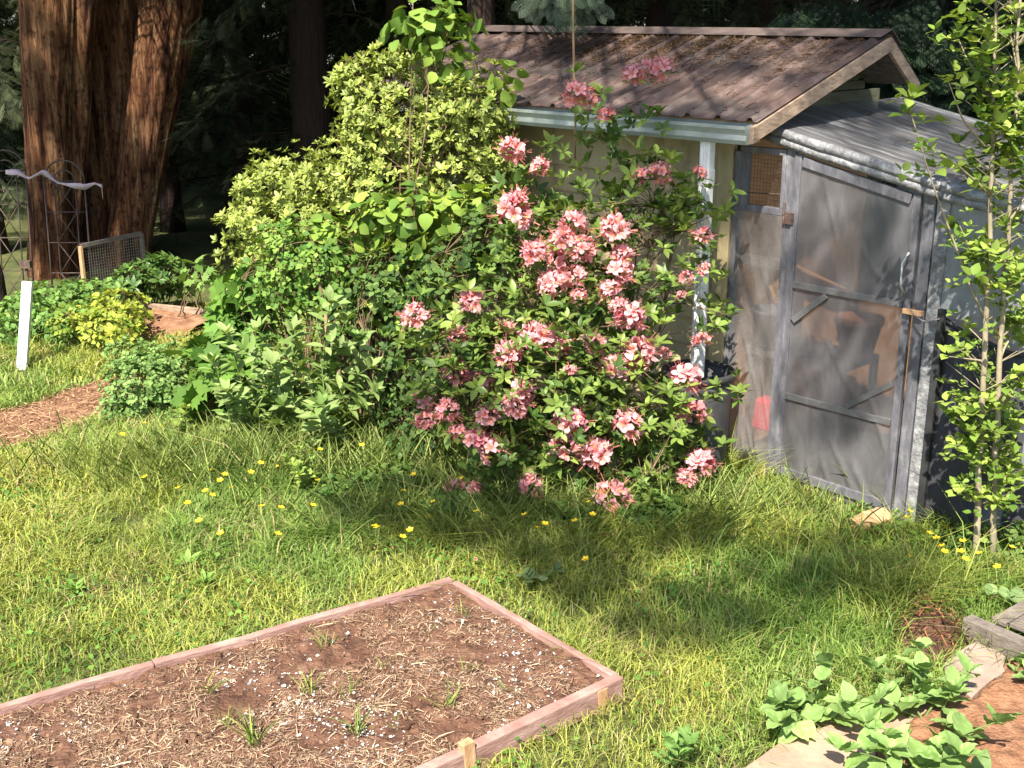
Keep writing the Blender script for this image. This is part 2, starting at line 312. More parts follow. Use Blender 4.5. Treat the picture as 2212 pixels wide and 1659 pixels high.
def lobed_tpl():                          # palmate leaf: five pointed lobes
    V = [(0.35, 0, 0.0)]; E = [0]
    A = [(-2.6, 0.30), (-1.9, 0.62), (-1.45, 0.36), (-0.95, 0.66), (-0.62, 0.42), (-0.45, 0.6), (-0.22, 0.46), (0, 0.78)]
    pts = A + [(-a, r) for a, r in A[-2::-1]]
    for a, r in pts: V.append((0.35 + r * math.cos(a), r * math.sin(a) * 0.95, -0.12 * r * r + 0.06 * abs(math.sin(3 * a)))); E.append(1)
    F = [(0, i, i + 1) for i in range(1, len(pts))] + [(0, len(pts), 1)]
    return np.array(V, np.float32), np.array(E, np.float32), np.array(F, np.int32)
LOBED = lobed_tpl()
def frond_tpl(k=11, sub=True):            # flat spray: midrib with alternating fingers
    V = []; E = []; F = []
    def strip(p0, p1, w0, w1):
        p0 = np.array(p0); p1 = np.array(p1); d = nrm(p1 - p0); s = np.array([-d[1], d[0], 0]); o = len(V)
        V.extend([p0 - s * w0, p0 + s * w0, p1 + s * w1, p1 - s * w1]); E.extend([0, 0, 1, 1]); F.extend([(o, o + 1, o + 2), (o, o + 2, o + 3)])
    strip((0, 0, 0), (1, 0, -0.16), 0.012, 0.006)
    for i in range(k):
        t = 0.08 + 0.88 * i / k; l = 0.42 * math.sin(PI * (0.12 + 0.8 * t)) ** 0.8
        for sgn in (-1, 1):
            b = np.array((t, 0, -0.16 * t * t)); e = b + np.array((l * 0.75, sgn * l, -0.1 * l - 0.05 * l))
            strip(b, e, 0.012, 0.007)
            if sub:
                for q in (0.3, 0.55, 0.8):
                    c = b + (e - b) * q; ll = l * 0.38 * (1.1 - q * 0.5)
                    strip(c, c + np.array((ll * 1.0, sgn * ll * 0.1, -0.03)), 0.011, 0.005)
                    strip(c, c + np.array((ll * 0.1, sgn * ll * 0.9, -0.03)), 0.011, 0.005)
    return np.array(V, np.float32), np.array(E, np.float32), np.array(F, np.int32)
FROND = frond_tpl(); FROND_LO = frond_tpl(8, False)

def scatter(tpl, pos, dr, up, size, c0, c1=None, wscale=1.0, jit=0.18):
    V0, E, F = tpl; N = len(pos); pos = np.asarray(pos, np.float32); dr = nrm(np.asarray(dr, np.float32))
    up = np.asarray(up, np.float32); y = np.cross(up, dr)
    bad = np.linalg.norm(y, axis=1) < 1e-3; y[bad] = (1, 0, 0); y = nrm(y); z = np.cross(dr, y)
    size = np.broadcast_to(np.asarray(size, np.float32), (N,))
    A = V0[None] * size[:, None, None]
    P = pos[:, None] + A[:, :, 0:1] * dr[:, None] + A[:, :, 1:2] * y[:, None] * wscale + A[:, :, 2:3] * z[:, None]
    FF = F[None] + (np.arange(N) * len(V0))[:, None, None]
    c0 = np.broadcast_to(np.asarray(c0, np.float32), (N, 3)); c1 = c0 if c1 is None else np.broadcast_to(np.asarray(c1, np.float32), (N, 3))
    j = np.clip(1 + jit * RN.standard_normal((N, 1)), 0.45, 1.7)
    C = (c0 * j)[:, None] * (1 - E[None, :, None]) + (c1 * j)[:, None] * E[None, :, None]
    return P.reshape(-1, 3), FF.reshape(-1, F.shape[1]), C.reshape(-1, 3)
def merge(parts):
    V = []; F = []; C = []; o = 0
    for v, f, c in parts: V.append(v); F.append(f + o); C.append(c); o += len(v)
    return np.concatenate(V), np.concatenate(F), np.concatenate(C)
def rand_dir(n):
    v = RN.standard_normal((n, 3)); return nrm(v)
def lerp_col(a, b, t): return np.array(a)[None] * (1 - t[:, None]) + np.array(b)[None] * t[:, None]
def rosettes(tpl, cen, axis, k, size, ca, cb, edge=None, tilt=(0.55, 1.25), r0=0.006, wscale=1.0, jit=0.15):
    N = len(cen); axis = nrm(axis)
    ref = rand_dir(N); a = nrm(np.cross(axis, ref)); b = np.cross(axis, a)
    tone = np.clip(RN.random(N), 0, 1)
    parts = []
    size = np.broadcast_to(np.asarray(size), (N,))
    for i in range(k):
        ph = 2 * PI * i / k + RN.random(N) * 0.7; el = RN.uniform(tilt[0], tilt[1], N)
        rad = a * np.cos(ph)[:, None] + b * np.sin(ph)[:, None]
        d = axis * np.cos(el)[:, None] + rad * np.sin(el)[:, None]
        c = lerp_col(ca, cb, np.clip(tone + RN.normal(0, 0.15, N), 0, 1))
        e = None if edge is None else np.array(edge)[None] * (0.75 + 0.5 * RN.random((N, 1)))
        parts.append(scatter(tpl, cen + d * r0, d, axis + 0.15 * rand_dir(N), size * RN.uniform(0.7, 1.1, N), c, e, wscale, jit))
    return merge(parts)
def blobs(lst, n):                        # clumps of a crown: (px, py, rx, ry, Y, thickness, weight)
    wts = np.array([b[2] * b[3] * (b[6] if len(b) > 6 else 1) for b in lst], float); wts /= wts.sum()
    out = []; nor = []
    for b, wt in zip(lst, wts):
        k = max(1, int(n * wt)); d = rand_dir(k); r = RN.random(k) ** 0.28
        c = D(b[0], b[1], b[4]); s = np.linalg.norm(c - O3) / 2592
        e = d * r[:, None] * np.array([b[2] * s, b[5], b[3] * s])
        out.append(c + e); nor.append(nrm(d + 0.35 * rand_dir(k)))
    P = np.concatenate(out); Nn = np.concatenate(nor); ok = P[:, 2] > 0.03
    return P[ok], Nn[ok]
def bend(a, b, n=6, sag=0.0, wob=0.02):
    a = np.array(a, float); b = np.array(b, float); t = np.linspace(0, 1, n)[:, None]
    p = a + (b - a) * t; p += (np.sin(PI * t) * np.array([0, 0, sag])); w_ = RN.normal(0, wob, (n, 3)) * np.sin(PI * t); return p + w_
def stems(base, tips, mains=10, r0=0.014, r1=0.003, twig_r=0.0028, maxtwig=400, spread=0.12):
    mb = MB(); tips = np.asarray(tips); sel = tips[RN.choice(len(tips), min(mains, len(tips)), replace=False)]
    nodes = []
    for t in sel:
        b = np.array(base) + np.array([RN.normal(0, spread), RN.normal(0, spread), 0]); m = (b * 0.55 + t * 0.45); m[2] = b[2] + (t[2] - b[2]) * 0.5
        q = np.linspace(0, 1, 9)[:, None]; p = b * (1 - q) ** 2 + 2 * q * (1 - q) * m + t * q * q; p += RN.normal(0, 0.015, p.shape) * (q > 0)
        mb.tube(p, np.linspace(r0, r1, 9), 6); nodes.append(p[2:])
    nodes = np.concatenate(nodes)
    for t in tips[RN.choice(len(tips), min(maxtwig, len(tips)), replace=False)]:
        d = np.linalg.norm(nodes - t, axis=1) + 2.0 * np.maximum(0, nodes[:, 2] - t[2]); i = int(np.argsort(d)[int(RN.integers(0, 6))])
        if d[i] > 0.55 or d[i] < 0.02: continue
        mb.tube(bend(nodes[i], t, 4, 0.02, 0.01), np.linspace(twig_r * 1.5, twig_r * 0.7, 4), 4, False)
    return mb

# ---------------------------------------------------------------- site frame of the shed (s along its front, d into it, z up)
Z = np.array([0, 0, 1.0])
P0 = np.array([2.05, 7.13, 0.0]); U = nrm(np.array([0.695, -0.719, 0.0])); B = np.array([-U[1], U[0], 0.0]); Z = np.array([0, 0, 1.0])
def W(s, d, z): return P0 + U * s + B * d + Z * z
def wbox(mb, s0, s1, d0, d1, z0, z1): mb.obox(W((s0 + s1) / 2, (d0 + d1) / 2, (z0 + z1) / 2), (U, B, Z), (abs(s1 - s0) / 2, abs(d1 - d0) / 2, abs(z1 - z0) / 2))

# raised bed corners
BA = G(975, 1250, .10); BB = G(1338, 1463, .10); BL = G(0, 1526, .10); BC = G(928, 1655, .10)
BL2 = BA + (BL - BA) * 1.5; BC2 = BB + (BC - BB) * 2.6
BED = [BA, BB, BC2, BL2]
PATH = [G(-60, 905), G(60, 880), G(150, 845), G(225, 825), G(300, 815), G(300, 860), G(215, 905), G(150, 935), G(60, 960), G(-60, 985)]
SLAB1 = [G(1560, 1700, .05), G(1700, 1590, .05), G(1840, 1528, .05), G(1990, 1490, .05), G(2020, 1525, .05), G(1900, 1600, .05), G(1860, 1720, .05)]
SLAB2 = [G(2035, 1432, .06), G(2108, 1385, .06), G(2172, 1418, .06), G(2168, 1452, .06), G(2100, 1508, .06), G(2062, 1478, .06)]
SOIL2 = [G(1840, 1720), G(1900, 1600), G(2000, 1545), G(2090, 1480), G(2260, 1420), G(2600, 1500), G(2500, 1800)]
HEAP = [G(1930, 1380), G(1960, 1325), G(2050, 1318), G(2085, 1370), G(2060, 1440), G(1960, 1445)]
SHEDP = [W(-4.2, -.05, 0), W(1.5, -.05, 0), W(1.5, 2.4, 0), W(-4.2, 2.4, 0)]

# ---------------------------------------------------------------- ground
def build_ground():
    n = 260; xs = np.sign(np.linspace(-1, 1, n)) * np.abs(np.linspace(-1, 1, n)) ** 2.2 * 60; ys = 6 + np.sign(np.linspace(-1, 1, n)) * np.abs(np.linspace(-1, 1, n)) ** 2.2 * 60
    X, Y = np.meshgrid(xs, ys); Zz = (fbm(X * 1.2 + 20, Y * 1.2 + 20) - 0.5) * 0.05 - 0.012
    V = np.stack([X, Y, Zz], -1).reshape(-1, 3); i = np.arange(n - 1)[:, None] * n + np.arange(n - 1)[None]; i = i.ravel()
    F = np.stack([i, i + 1, i + n + 1, i + n], 1)
    tag(mk('ground', V, F, M['ground']), kind='structure')
    # trodden path
    P = np.array(PATH); c = P.mean(0); V = [c + (0, 0, .03)]; F = []
    k = len(P)
    ring = [c + (p - c) * f + np.array([0, 0, .028 - .02 * f]) for f in (.5, 1.0) for p in P]; V += ring
    for j in range(k): F += [(0, 1 + j, 1 + (j + 1) % k)]
    for j in range(k): a, b = 1 + j, 1 + (j + 1) % k; F += [(a, a + k, b + k), (a, b + k, b)]
    tag(mk('path', V, F, M['path']), kind='structure')
build_ground()
def path_litter():
    n = 5000; P = np.array(PATH); x = RN.uniform(P[:, 0].min(), P[:, 0].max(), n); y = RN.uniform(P[:, 1].min(), P[:, 1].max(), n); ok = inpoly(x, y, PATH); x, y = x[ok], y[ok]; n = len(x)
    a = RN.random(n) * 6.28; d = np.stack([np.cos(a), np.sin(a), RN.normal(0, .2, n)], 1)
    V, F, C = scatter(STRAP, np.stack([x, y, RN.uniform(.012, .04, n)], 1), d, Z + .4 * rand_dir(n), RN.uniform(.02, .09, n), lerp_col((0.12, 0.055, 0.03), (0.50, 0.33, 0.20), RN.random(n)), wscale=.10)
    tag(mk('straw_litter', V, F, M['litter'], col=C), 'dry stalks and bark shreds lying on the bare path', 'litter', kind='stuff')
path_litter()

# ---------------------------------------------------------------- grass
def build_grass():
    regions = [(60000, -3.3, 3.6, 3.9, 6.6, 0.0), (62000, -4.6, 3.9, 6.4, 9.0, 0.0), (26000, -6.2, -1.2, 8.6, 12.4, 0.0)]
    VV = []; CC = []; FF = []; off = 0
    for n, x0, x1, y0, y1, _ in regions:
        n = int(n * 1.9)
        x = RN.uniform(x0, x1, n); y = RN.uniform(y0, y1, n)
        clump = fbm(x * 3.1 + 9, y * 3.1); patch = fbm(x * 0.9 + 3, y * 0.9 + 8)
        keep = (RN.random(n) < 0.40 + 0.95 * (clump - 0.22))
        for P, g in ((BED, 0), (PATH, 0), (SLAB1, 0), (SLAB2, 0), (SOIL2, 0), (SHEDP, 0), (HEAP, 0)): keep &= ~inpoly(x, y, P)
        keep &= ~((patch < 0.36) & (RN.random(n) < 0.45))
        x, y, clump, patch = x[keep], y[keep], clump[keep], patch[keep]; n = len(x)
        # longer, floppier grass on the right, round the shrubs and along the shed
        dz = np.exp(-(((x - 0.35) / 1.3) ** 2 + ((y - 6.75) / 0.55) ** 2)) + 0.8 * np.exp(-(((x + 1.6) / 1.1) ** 2 + ((y - 7.6) / 0.5) ** 2)) \
            + 0.95 * np.exp(-(((x - 1.9) / 0.75) ** 2 + ((y - 5.6) / 0.55) ** 2)) + 0.7 * np.exp(-(((x - 2.6) / .5) ** 2 + ((y - 6.3) / .5) ** 2))
        dsh = (x - P0[0]) * B[0] + (y - P0[1]) * B[1]; ssh = (x - P0[0]) * U[0] + (y - P0[1]) * U[1]; dz = dz + .7 * np.exp(-((dsh + .25) / .22) ** 2 - ((ssh + .7) / .5) ** 2); dz = np.clip(dz, 0, 1)
        h = (0.030 + 0.075 * clump ** 1.2) * RN.uniform(0.5, 1.5, n) + dz * RN.uniform(0.0, 0.22, n) * (0.4 + clump)
        tall = RN.random(n) < (0.02 + 0.03 * dz); h[tall] *= RN.uniform(1.3, 2.3, tall.sum())
        far = np.clip((y - 4) / 6, 0, 1); wd = (0.0022 + 0.0028 * far) * RN.uniform(0.7, 1.3, n)
        ang = RN.random(n) * 2 * PI; la = ang + RN.normal(0, 0.6, n) ; lean = h * RN.uniform(0.4, 2.0, n)
        sx, sy = -np.sin(ang) * wd, np.cos(ang) * wd; lx, ly = np.cos(la) * lean, np.sin(la) * lean
        z0 = np.full(n, -0.012)
        v = np.empty((n, 5, 3), np.float32)
        v[:, 0] = np.stack([x - sx, y - sy, z0], 1); v[:, 1] = np.stack([x + sx, y + sy, z0], 1)
        v[:, 2] = np.stack([x + lx * .3 - sx * .8, y + ly * .3 - sy * .8, h * .62], 1); v[:, 3] = np.stack([x + lx * .3 + sx * .8, y + ly * .3 + sy * .8, h * .62], 1)
        v[:, 4] = np.stack([x + lx, y + ly, h * RN.uniform(0.75, 1.0, n)], 1)
        t = np.clip(1.1 * (patch - .5) + 0.85 * RN.random(n) + 0.16 - 0.30 * dz, 0, 1)
        c = lerp_col((0.10, 0.175, 0.028), (0.40, 0.42, 0.09), t)
        hue = fbm(x * .7 + 31, y * .7 + 17); c = c * np.where((hue < .43)[:, None], np.array([[.74, .92, .95]]), 1.0); thatch = fbm(x * 1.9 + 51, y * 1.9 + 5); dry = RN.random(n) < (0.07 + .5 * np.clip(thatch - .60, 0, 1) * 2.2) * (1.3 - dz); c[dry] = lerp_col((0.30, 0.24, 0.10), (0.42, 0.36, 0.18), RN.random(dry.sum()))
        VV.append(v.reshape(-1, 3)); CC.append(np.repeat(c, 5, 0))
        b = (np.arange(n) * 5 + off)[:, None, None]; f = np.array([(0, 1, 3), (0, 3, 2), (2, 3, 4)])[None] + b
        FF.append(f.reshape(-1, 3)); off += n * 5
    n = 4200; k1 = n // 2; x = np.concatenate([RN.normal(.35, .75, k1), RN.normal(-1.7, .75, n - k1)]); y = np.concatenate([RN.normal(6.72, .18, k1), RN.normal(7.55, .22, n - k1)]); a = RN.random(n) * 6.28; ln = RN.uniform(.1, .7, n)
    V, F, C = scatter(NARROW, np.stack([x, y, np.zeros(n)], 1), np.stack([np.cos(a) * ln, np.sin(a) * ln, np.ones(n)], 1), -np.stack([np.cos(a), np.sin(a), -ln], 1), RN.uniform(.14, .42, n), lerp_col((0.09, 0.16, 0.03), (0.33, 0.38, 0.12), RN.random(n)), wscale=.075)
    VV.append(V); CC.append(C); FF.append(F + off); off += len(V)
    tag(mk('grass', np.concatenate(VV), np.concatenate(FF), M['grass'], col=np.concatenate(CC)), 'rough lawn of green and straw coloured blades around the beds', 'grass', kind='stuff')
    # clover and small weed leaves woven into the lawn
    n = 16000; x = np.concatenate([RN.uniform(-3.3, 3.4, n // 2), RN.uniform(-3.5, 3.2, n // 2)]); y = np.concatenate([RN.uniform(4, 7.2, n // 2), RN.normal(6.7, 0.5, n // 2)])
    cl = fbm(x * 2.3 + 40, y * 2.3 + 11); ok = cl > 0.5
    for P in (BED, PATH, SLAB1, SLAB2, SOIL2, SHEDP): ok &= ~inpoly(x, y, P)
    x, y = x[ok], y[ok]; n = len(x); pos = np.stack([x, y, RN.uniform(0.01, 0.075, n)], 1)
    up = nrm(np.stack([RN.normal(0, .4, n), RN.normal(0, .4, n), np.ones(n)], 1)); d = nrm(np.cross(up, rand_dir(n)))
    V, F, C = scatter(SMALLT, pos, d, up, RN.uniform(.015, .038, n), lerp_col((0.05, 0.13, 0.025), (0.15, 0.26, 0.05), RN.random(n)), wscale=1.3)
    tag(mk('clover', V, F, M['leaf'], col=C), 'low clover and buttercup leaves spread through the lawn', 'ground cover', kind='stuff')
build_grass()

# ---------------------------------------------------------------- shed
SH0, SH1, SD, SR = -4.2, -0.88, 1.72, 1.08           # wall ends, depth, ridge depth
EZ, RZ, OV, GV = 2.345, 2.81, 0.33, 0.40             # eave and ridge heights, overhangs
SLOPE = (RZ - EZ) / (SR + OV); SLB = .70; BK = .44     # steeper, shorter back slope
def zroof(d): return RZ - (SLOPE * (SR - d) if d < SR else SLB * (d - SR))
M['darkboard'] = rough_mat('shaded_board', [(0.3, (0.05, 0.052, 0.03)), (0.7, (0.11, 0.105, 0.065))], 5, (1, 1, 4), bump=.3)  # cream siding darkened, the gable's shade is put into the colour
def build_shed():
    shed = thing('garden_shed', 'cream lap sided garden shed with rusty brown ribbed metal roof', 'shed', W(-2.5, 1.0, 0))
    mb = MB()                                          # lap siding: boards tilted out at the lower edge
    def lap(p0, p1, out, z0, z1, step=0.185):
        p0 = np.array(p0); p1 = np.array(p1); z = z0
        while z < z1:
            zt = min(z + step, z1)
            V = [p0 + out * .032 + Z * z, p1 + out * .032 + Z * z, p1 + out * .006 + Z * (zt + .004), p0 + out * .006 + Z * (zt + .004), p0 + Z * z, p1 + Z * z, p1 + Z * (zt + .004), p0 + Z * (zt + .004)]
            mb.add(V, [(0, 1, 2, 3), (4, 7, 6, 5), (0, 4, 5, 1), (3, 2, 6, 7), (0, 3, 7, 4), (1, 5, 6, 2)]); z += step
    lap(W(SH0, 0, 0), W(SH1, 0, 0), -B, 0.05, 2.42); lap(W(SH0, SD, 0), W(SH0, 0, 0), -U, .05, 2.42)
    wall = mb.build('wall', M['cream'], shed)
    mb = MB()                                          # gable end towards the greenhouse, its shade put into the board colour
    for k in range(13):
        z0, z1 = .05 + k * .185, min(.05 + (k + 1) * .185, 2.44)
        wbox(mb, SH1 - .02, SH1 - .003 + .004 * (k % 2), .02, SD, z0, z1 - .006)
    zz = 2.44
    while zz < RZ - .1:
        hl = (RZ - .06 - zz) / SLOPE; hr = (RZ - .06 - zz) / SLB; mb.obox(W(SH1 - .012, SR + (hr - hl) / 2, zz + .03), (U, B, Z), (.009, (hl + hr) / 2 - .02, .028)); zz += .06
    mb.build('gable_wall', M['darkboard'], shed)
    mb = MB(); wbox(mb, SH1 + .004, SH1 + .012, .03, SD - .1, .05, 2.17); mb.build('plywood_lining', M['plywood'], shed)
    mb = MB(); wbox(mb, SH1 - .115, SH1 + .0, -.045, -.008, .05, 2.4); mb.build('corner_board', M['cream'], shed, .003)
    # ribbed sheets
    def sheet(front):
        s0, s1 = SH0 - .24, SH1 + GV; xs = []; hs = []; s = s0; pitch = .232
        while s < s1:
            for dx, h in ((0, 0), (.075, 0), (.083, .004), (.10, .004), (.108, 0), (.165, 0), (.182, .024), (.208, .024), (.225, 0)):
                if s + dx <= s1: xs.append(s + dx); hs.append(h)
            s += pitch
        xs.append(s1); hs.append(.0); V = []; uv = []
        ts = np.linspace(0, 1, 8)
        for t in ts:
            d = (-OV - .05 + (SR + OV + .05) * t) if front else (SR + BK * t)
            z = zroof(d)
            for x, h in zip(xs, hs): V.append(W(x, d, z + h + .012)); uv.append((x * .3, t * 1.4))
        n = len(xs); F = [(i * n + k, i * n + k + 1, (i + 1) * n + k + 1, (i + 1) * n + k) for i in range(7) for k in range(n - 1)]
        s = s0                                             # screw heads on the ribs
        while s < s1 - .21:
            for t in (.05, .33, .63, .93):
                d = (-OV - .05 + (SR + OV + .05) * t) if front else (SR + BK * t); c = W(s + .195, d, zroof(d) + .024 + .014); k0 = len(V)
                for zz, r in ((0, .010), (.008, .007)):
                    for a, b in ((-1, -1), (1, -1), (1, 1), (-1, 1)): V.append(c + U * a * r + B * b * r + Z * zz); uv.append((.02, .02))
                F += [(k0 + 4, k0 + 5, k0 + 6, k0 + 7)] + [(k0 + q, k0 + (q + 1) % 4, k0 + 4 + (q + 1) % 4, k0 + 4 + q) for q in range(4)]
            s += pitch
        o = mk('roof' if front else 'roof_back', V, F, M['roof'], shed, smooth=False)
        ul = o.data.uv_layers.new(name='UVMap'); vi = np.empty(len(o.data.loops), np.int32); o.data.loops.foreach_get('vertex_index', vi)
        ul.data.foreach_set('uv', np.array(uv, np.float32)[vi].ravel())
        so_ = o.modifiers.new('thick', 'SOLIDIFY'); so_.thickness = .003
        return o
    rf = sheet(True); rb = sheet(False); rb.name = 'roof'
    mb = MB()
    for sg in (-1, 1):
        a = W(SH0 - .26, SR, RZ + .046); b = W(SH1 + GV + .01, SR, RZ + .046); e = B * sg * .14 - Z * (.14 * (SLOPE if sg < 0 else SLB))
        mb.add([a, b, b + e, a + e, a - Z * .004, b - Z * .004, b + e - Z * .004, a + e - Z * .004], [(0, 1, 2, 3), (4, 7, 6, 5), (0, 4, 5, 1), (2, 6, 7, 3), (1, 5, 6, 2), (0, 3, 7, 4)])
    mb.build('ridge_cap', M['darkcap'], shed)
    for sg, nm in ((-1, 0), (1, 1)):                   # barge boards on the gable overhang
        mb = MB(); se = SH1 + GV - .02
        dl = SR - sg * 0; d0 = -OV - .09 if sg < 0 else SR + .0; d1 = SR if sg < 0 else SR + BK
        za = zroof(d0); zb = zroof(d1); hh = .10
        V = [W(se, d0, za - hh), W(se, d1, zb - hh), W(se, d1, zb - .004), W(se, d0, za - .004)]
        mb.prism(V, U * .03); mb.build('barge_board', M['bargewood'], shed, .003)
    mb = MB(); wbox(mb, SH0 - .2, SH1 + GV - .03, -OV + .01, -OV + .035, EZ - .13, EZ - .005); mb.build('fascia', M['tanwood'], shed)
    mb = MB()                                          # soffit boards over the gable overhang
    for d0, d1 in ((-OV + .05, SR), (SR, SR + BK)):
        za = zroof(d0) - .022; zb = zroof(d1) - .022
        mb.prism([W(SH1 + .0, d0, za), W(SH1 + GV - .03, d0, za), W(SH1 + GV - .03, d1, zb), W(SH1, d1, zb)], Z * .012)
    mb.build('soffit', M['greywood'], shed)
    # gutter
    mb = MB(); gs0, gs1 = SH0 - .2, SH1 + GV - .05; g0 = -OV + .005
    prof = [(g0, .115), (g0, .0), (g0 - .075, -.004), (g0 - .092, .02), (g0 - .088, .05), (g0 - .108, .085), (g0 - .108, .105), (g0 - .098, .105)]
    zt = EZ - .135
    for (a, b) in zip(prof[:-1], prof[1:]):
        p = [W(gs0, a[0], zt + a[1]), W(gs1, a[0], zt + a[1]), W(gs1, b[0], zt + b[1]), W(gs0, b[0], zt + b[1])]; mb.add(p, [(0, 1, 2, 3)])
    g = mb.build('gutter', M['greywhite'], shed); sm = g.modifiers.new('thick', 'SOLIDIFY'); sm.thickness = .003
    mb = MB(); mb.prism([W(gs1, a, zt + b) for a, b in prof], U * .004); mb.build('gutter_cap', M['greywhite'], g and shed)
    # downspout with ribs
    dp = plane_pt(1520, 500, W(0, -.34, 0), B); c = np.array([dp[0], dp[1], 0]); dsp = MB()
    dsp.obox(c + Z * 1.48, (U, B, Z), (.038, .028, .80))
    for k in (-.024, 0, .024): dsp.obox(c + U * k - B * .029 + Z * 1.48, (U, B, Z), (.006, .004, .80))
    dsp.obox(c + Z * 1.98, (U, B, Z), (.042, .033, .05))
    dsp.build('downspout', M['white'], shed, .003)
    return c
def plane_pt(px, py, Pp, n):
    r = ray(px, py); return O3 + r * (((Pp - O3) @ n) / (r @ n))
M['darkcap'] = rough_mat('dark_ridge_metal', [(0.3, (0.06, 0.045, 0.042)), (0.7, (0.13, 0.10, 0.09))], 6, rough=0.5, bump=0.1)
DSP = build_shed()

# needles lying on the roof
def roof_litter():
    n = 5200; s = np.concatenate([RN.normal(-2.35, .55, n // 2), RN.normal(-1.5, .8, n // 4), RN.uniform(-4, -.6, n - n // 2 - n // 4)]); d = np.clip(SR - np.abs(RN.normal(.25, .28, n)), -.3, SR - .05)
    d[-n // 8:] = RN.uniform(-.3, 1, n // 8)
    ok = (s > -4.3) & (s < -.5); s, d = s[ok], d[ok]; n = len(s); z = RZ - SLOPE * np.abs(SR - d) + .015 + RN.uniform(0, .02, n)
    pos = P0 + U * s[:, None] + B * d[:, None] + Z * z[:, None]; a = RN.random(n) * 2 * PI
    dr = U * np.cos(a)[:, None] + B * np.sin(a)[:, None] + Z * (np.sin(a) * SLOPE + RN.normal(0, .1, n))[:, None]
    V, F, C = scatter(STRAP, pos, dr, np.tile(Z, (n, 1)), RN.uniform(.03, .10, n), lerp_col((0.06, 0.035, 0.02), (0.30, 0.19, 0.11), RN.random(n)), wscale=.05)
    tag(mk('needle_litter', V, F, M['litter'], col=C), 'brown fallen conifer needles lying on the shed roof', 'litter', kind='stuff')
roof_litter()

# ---------------------------------------------------------------- rain barrel
def build_barrel():
    c = np.array([DSP[0], DSP[1], 0]) + U * .035 - B * .03
    t = thing('rain_barrel', 'black plastic rain barrel under the white downspout', 'barrel', c)
    mb = MB(); mb.lathe(c, [(.0, 0), (.185, 0), (.195, .03), (.220, .64), (.225, .74), (.215, .74), (.185, .05), (0, .05)]); mb.build('body', M['barrel'], t, smooth=True)
    mb = MB(); mb.lathe(c, [(.226, .70), (.242, .705), (.244, .74), (.226, .752), (.214, .742), (.214, .70)]); mb.build('rim', M['black'], t, smooth=True)
build_barrel()

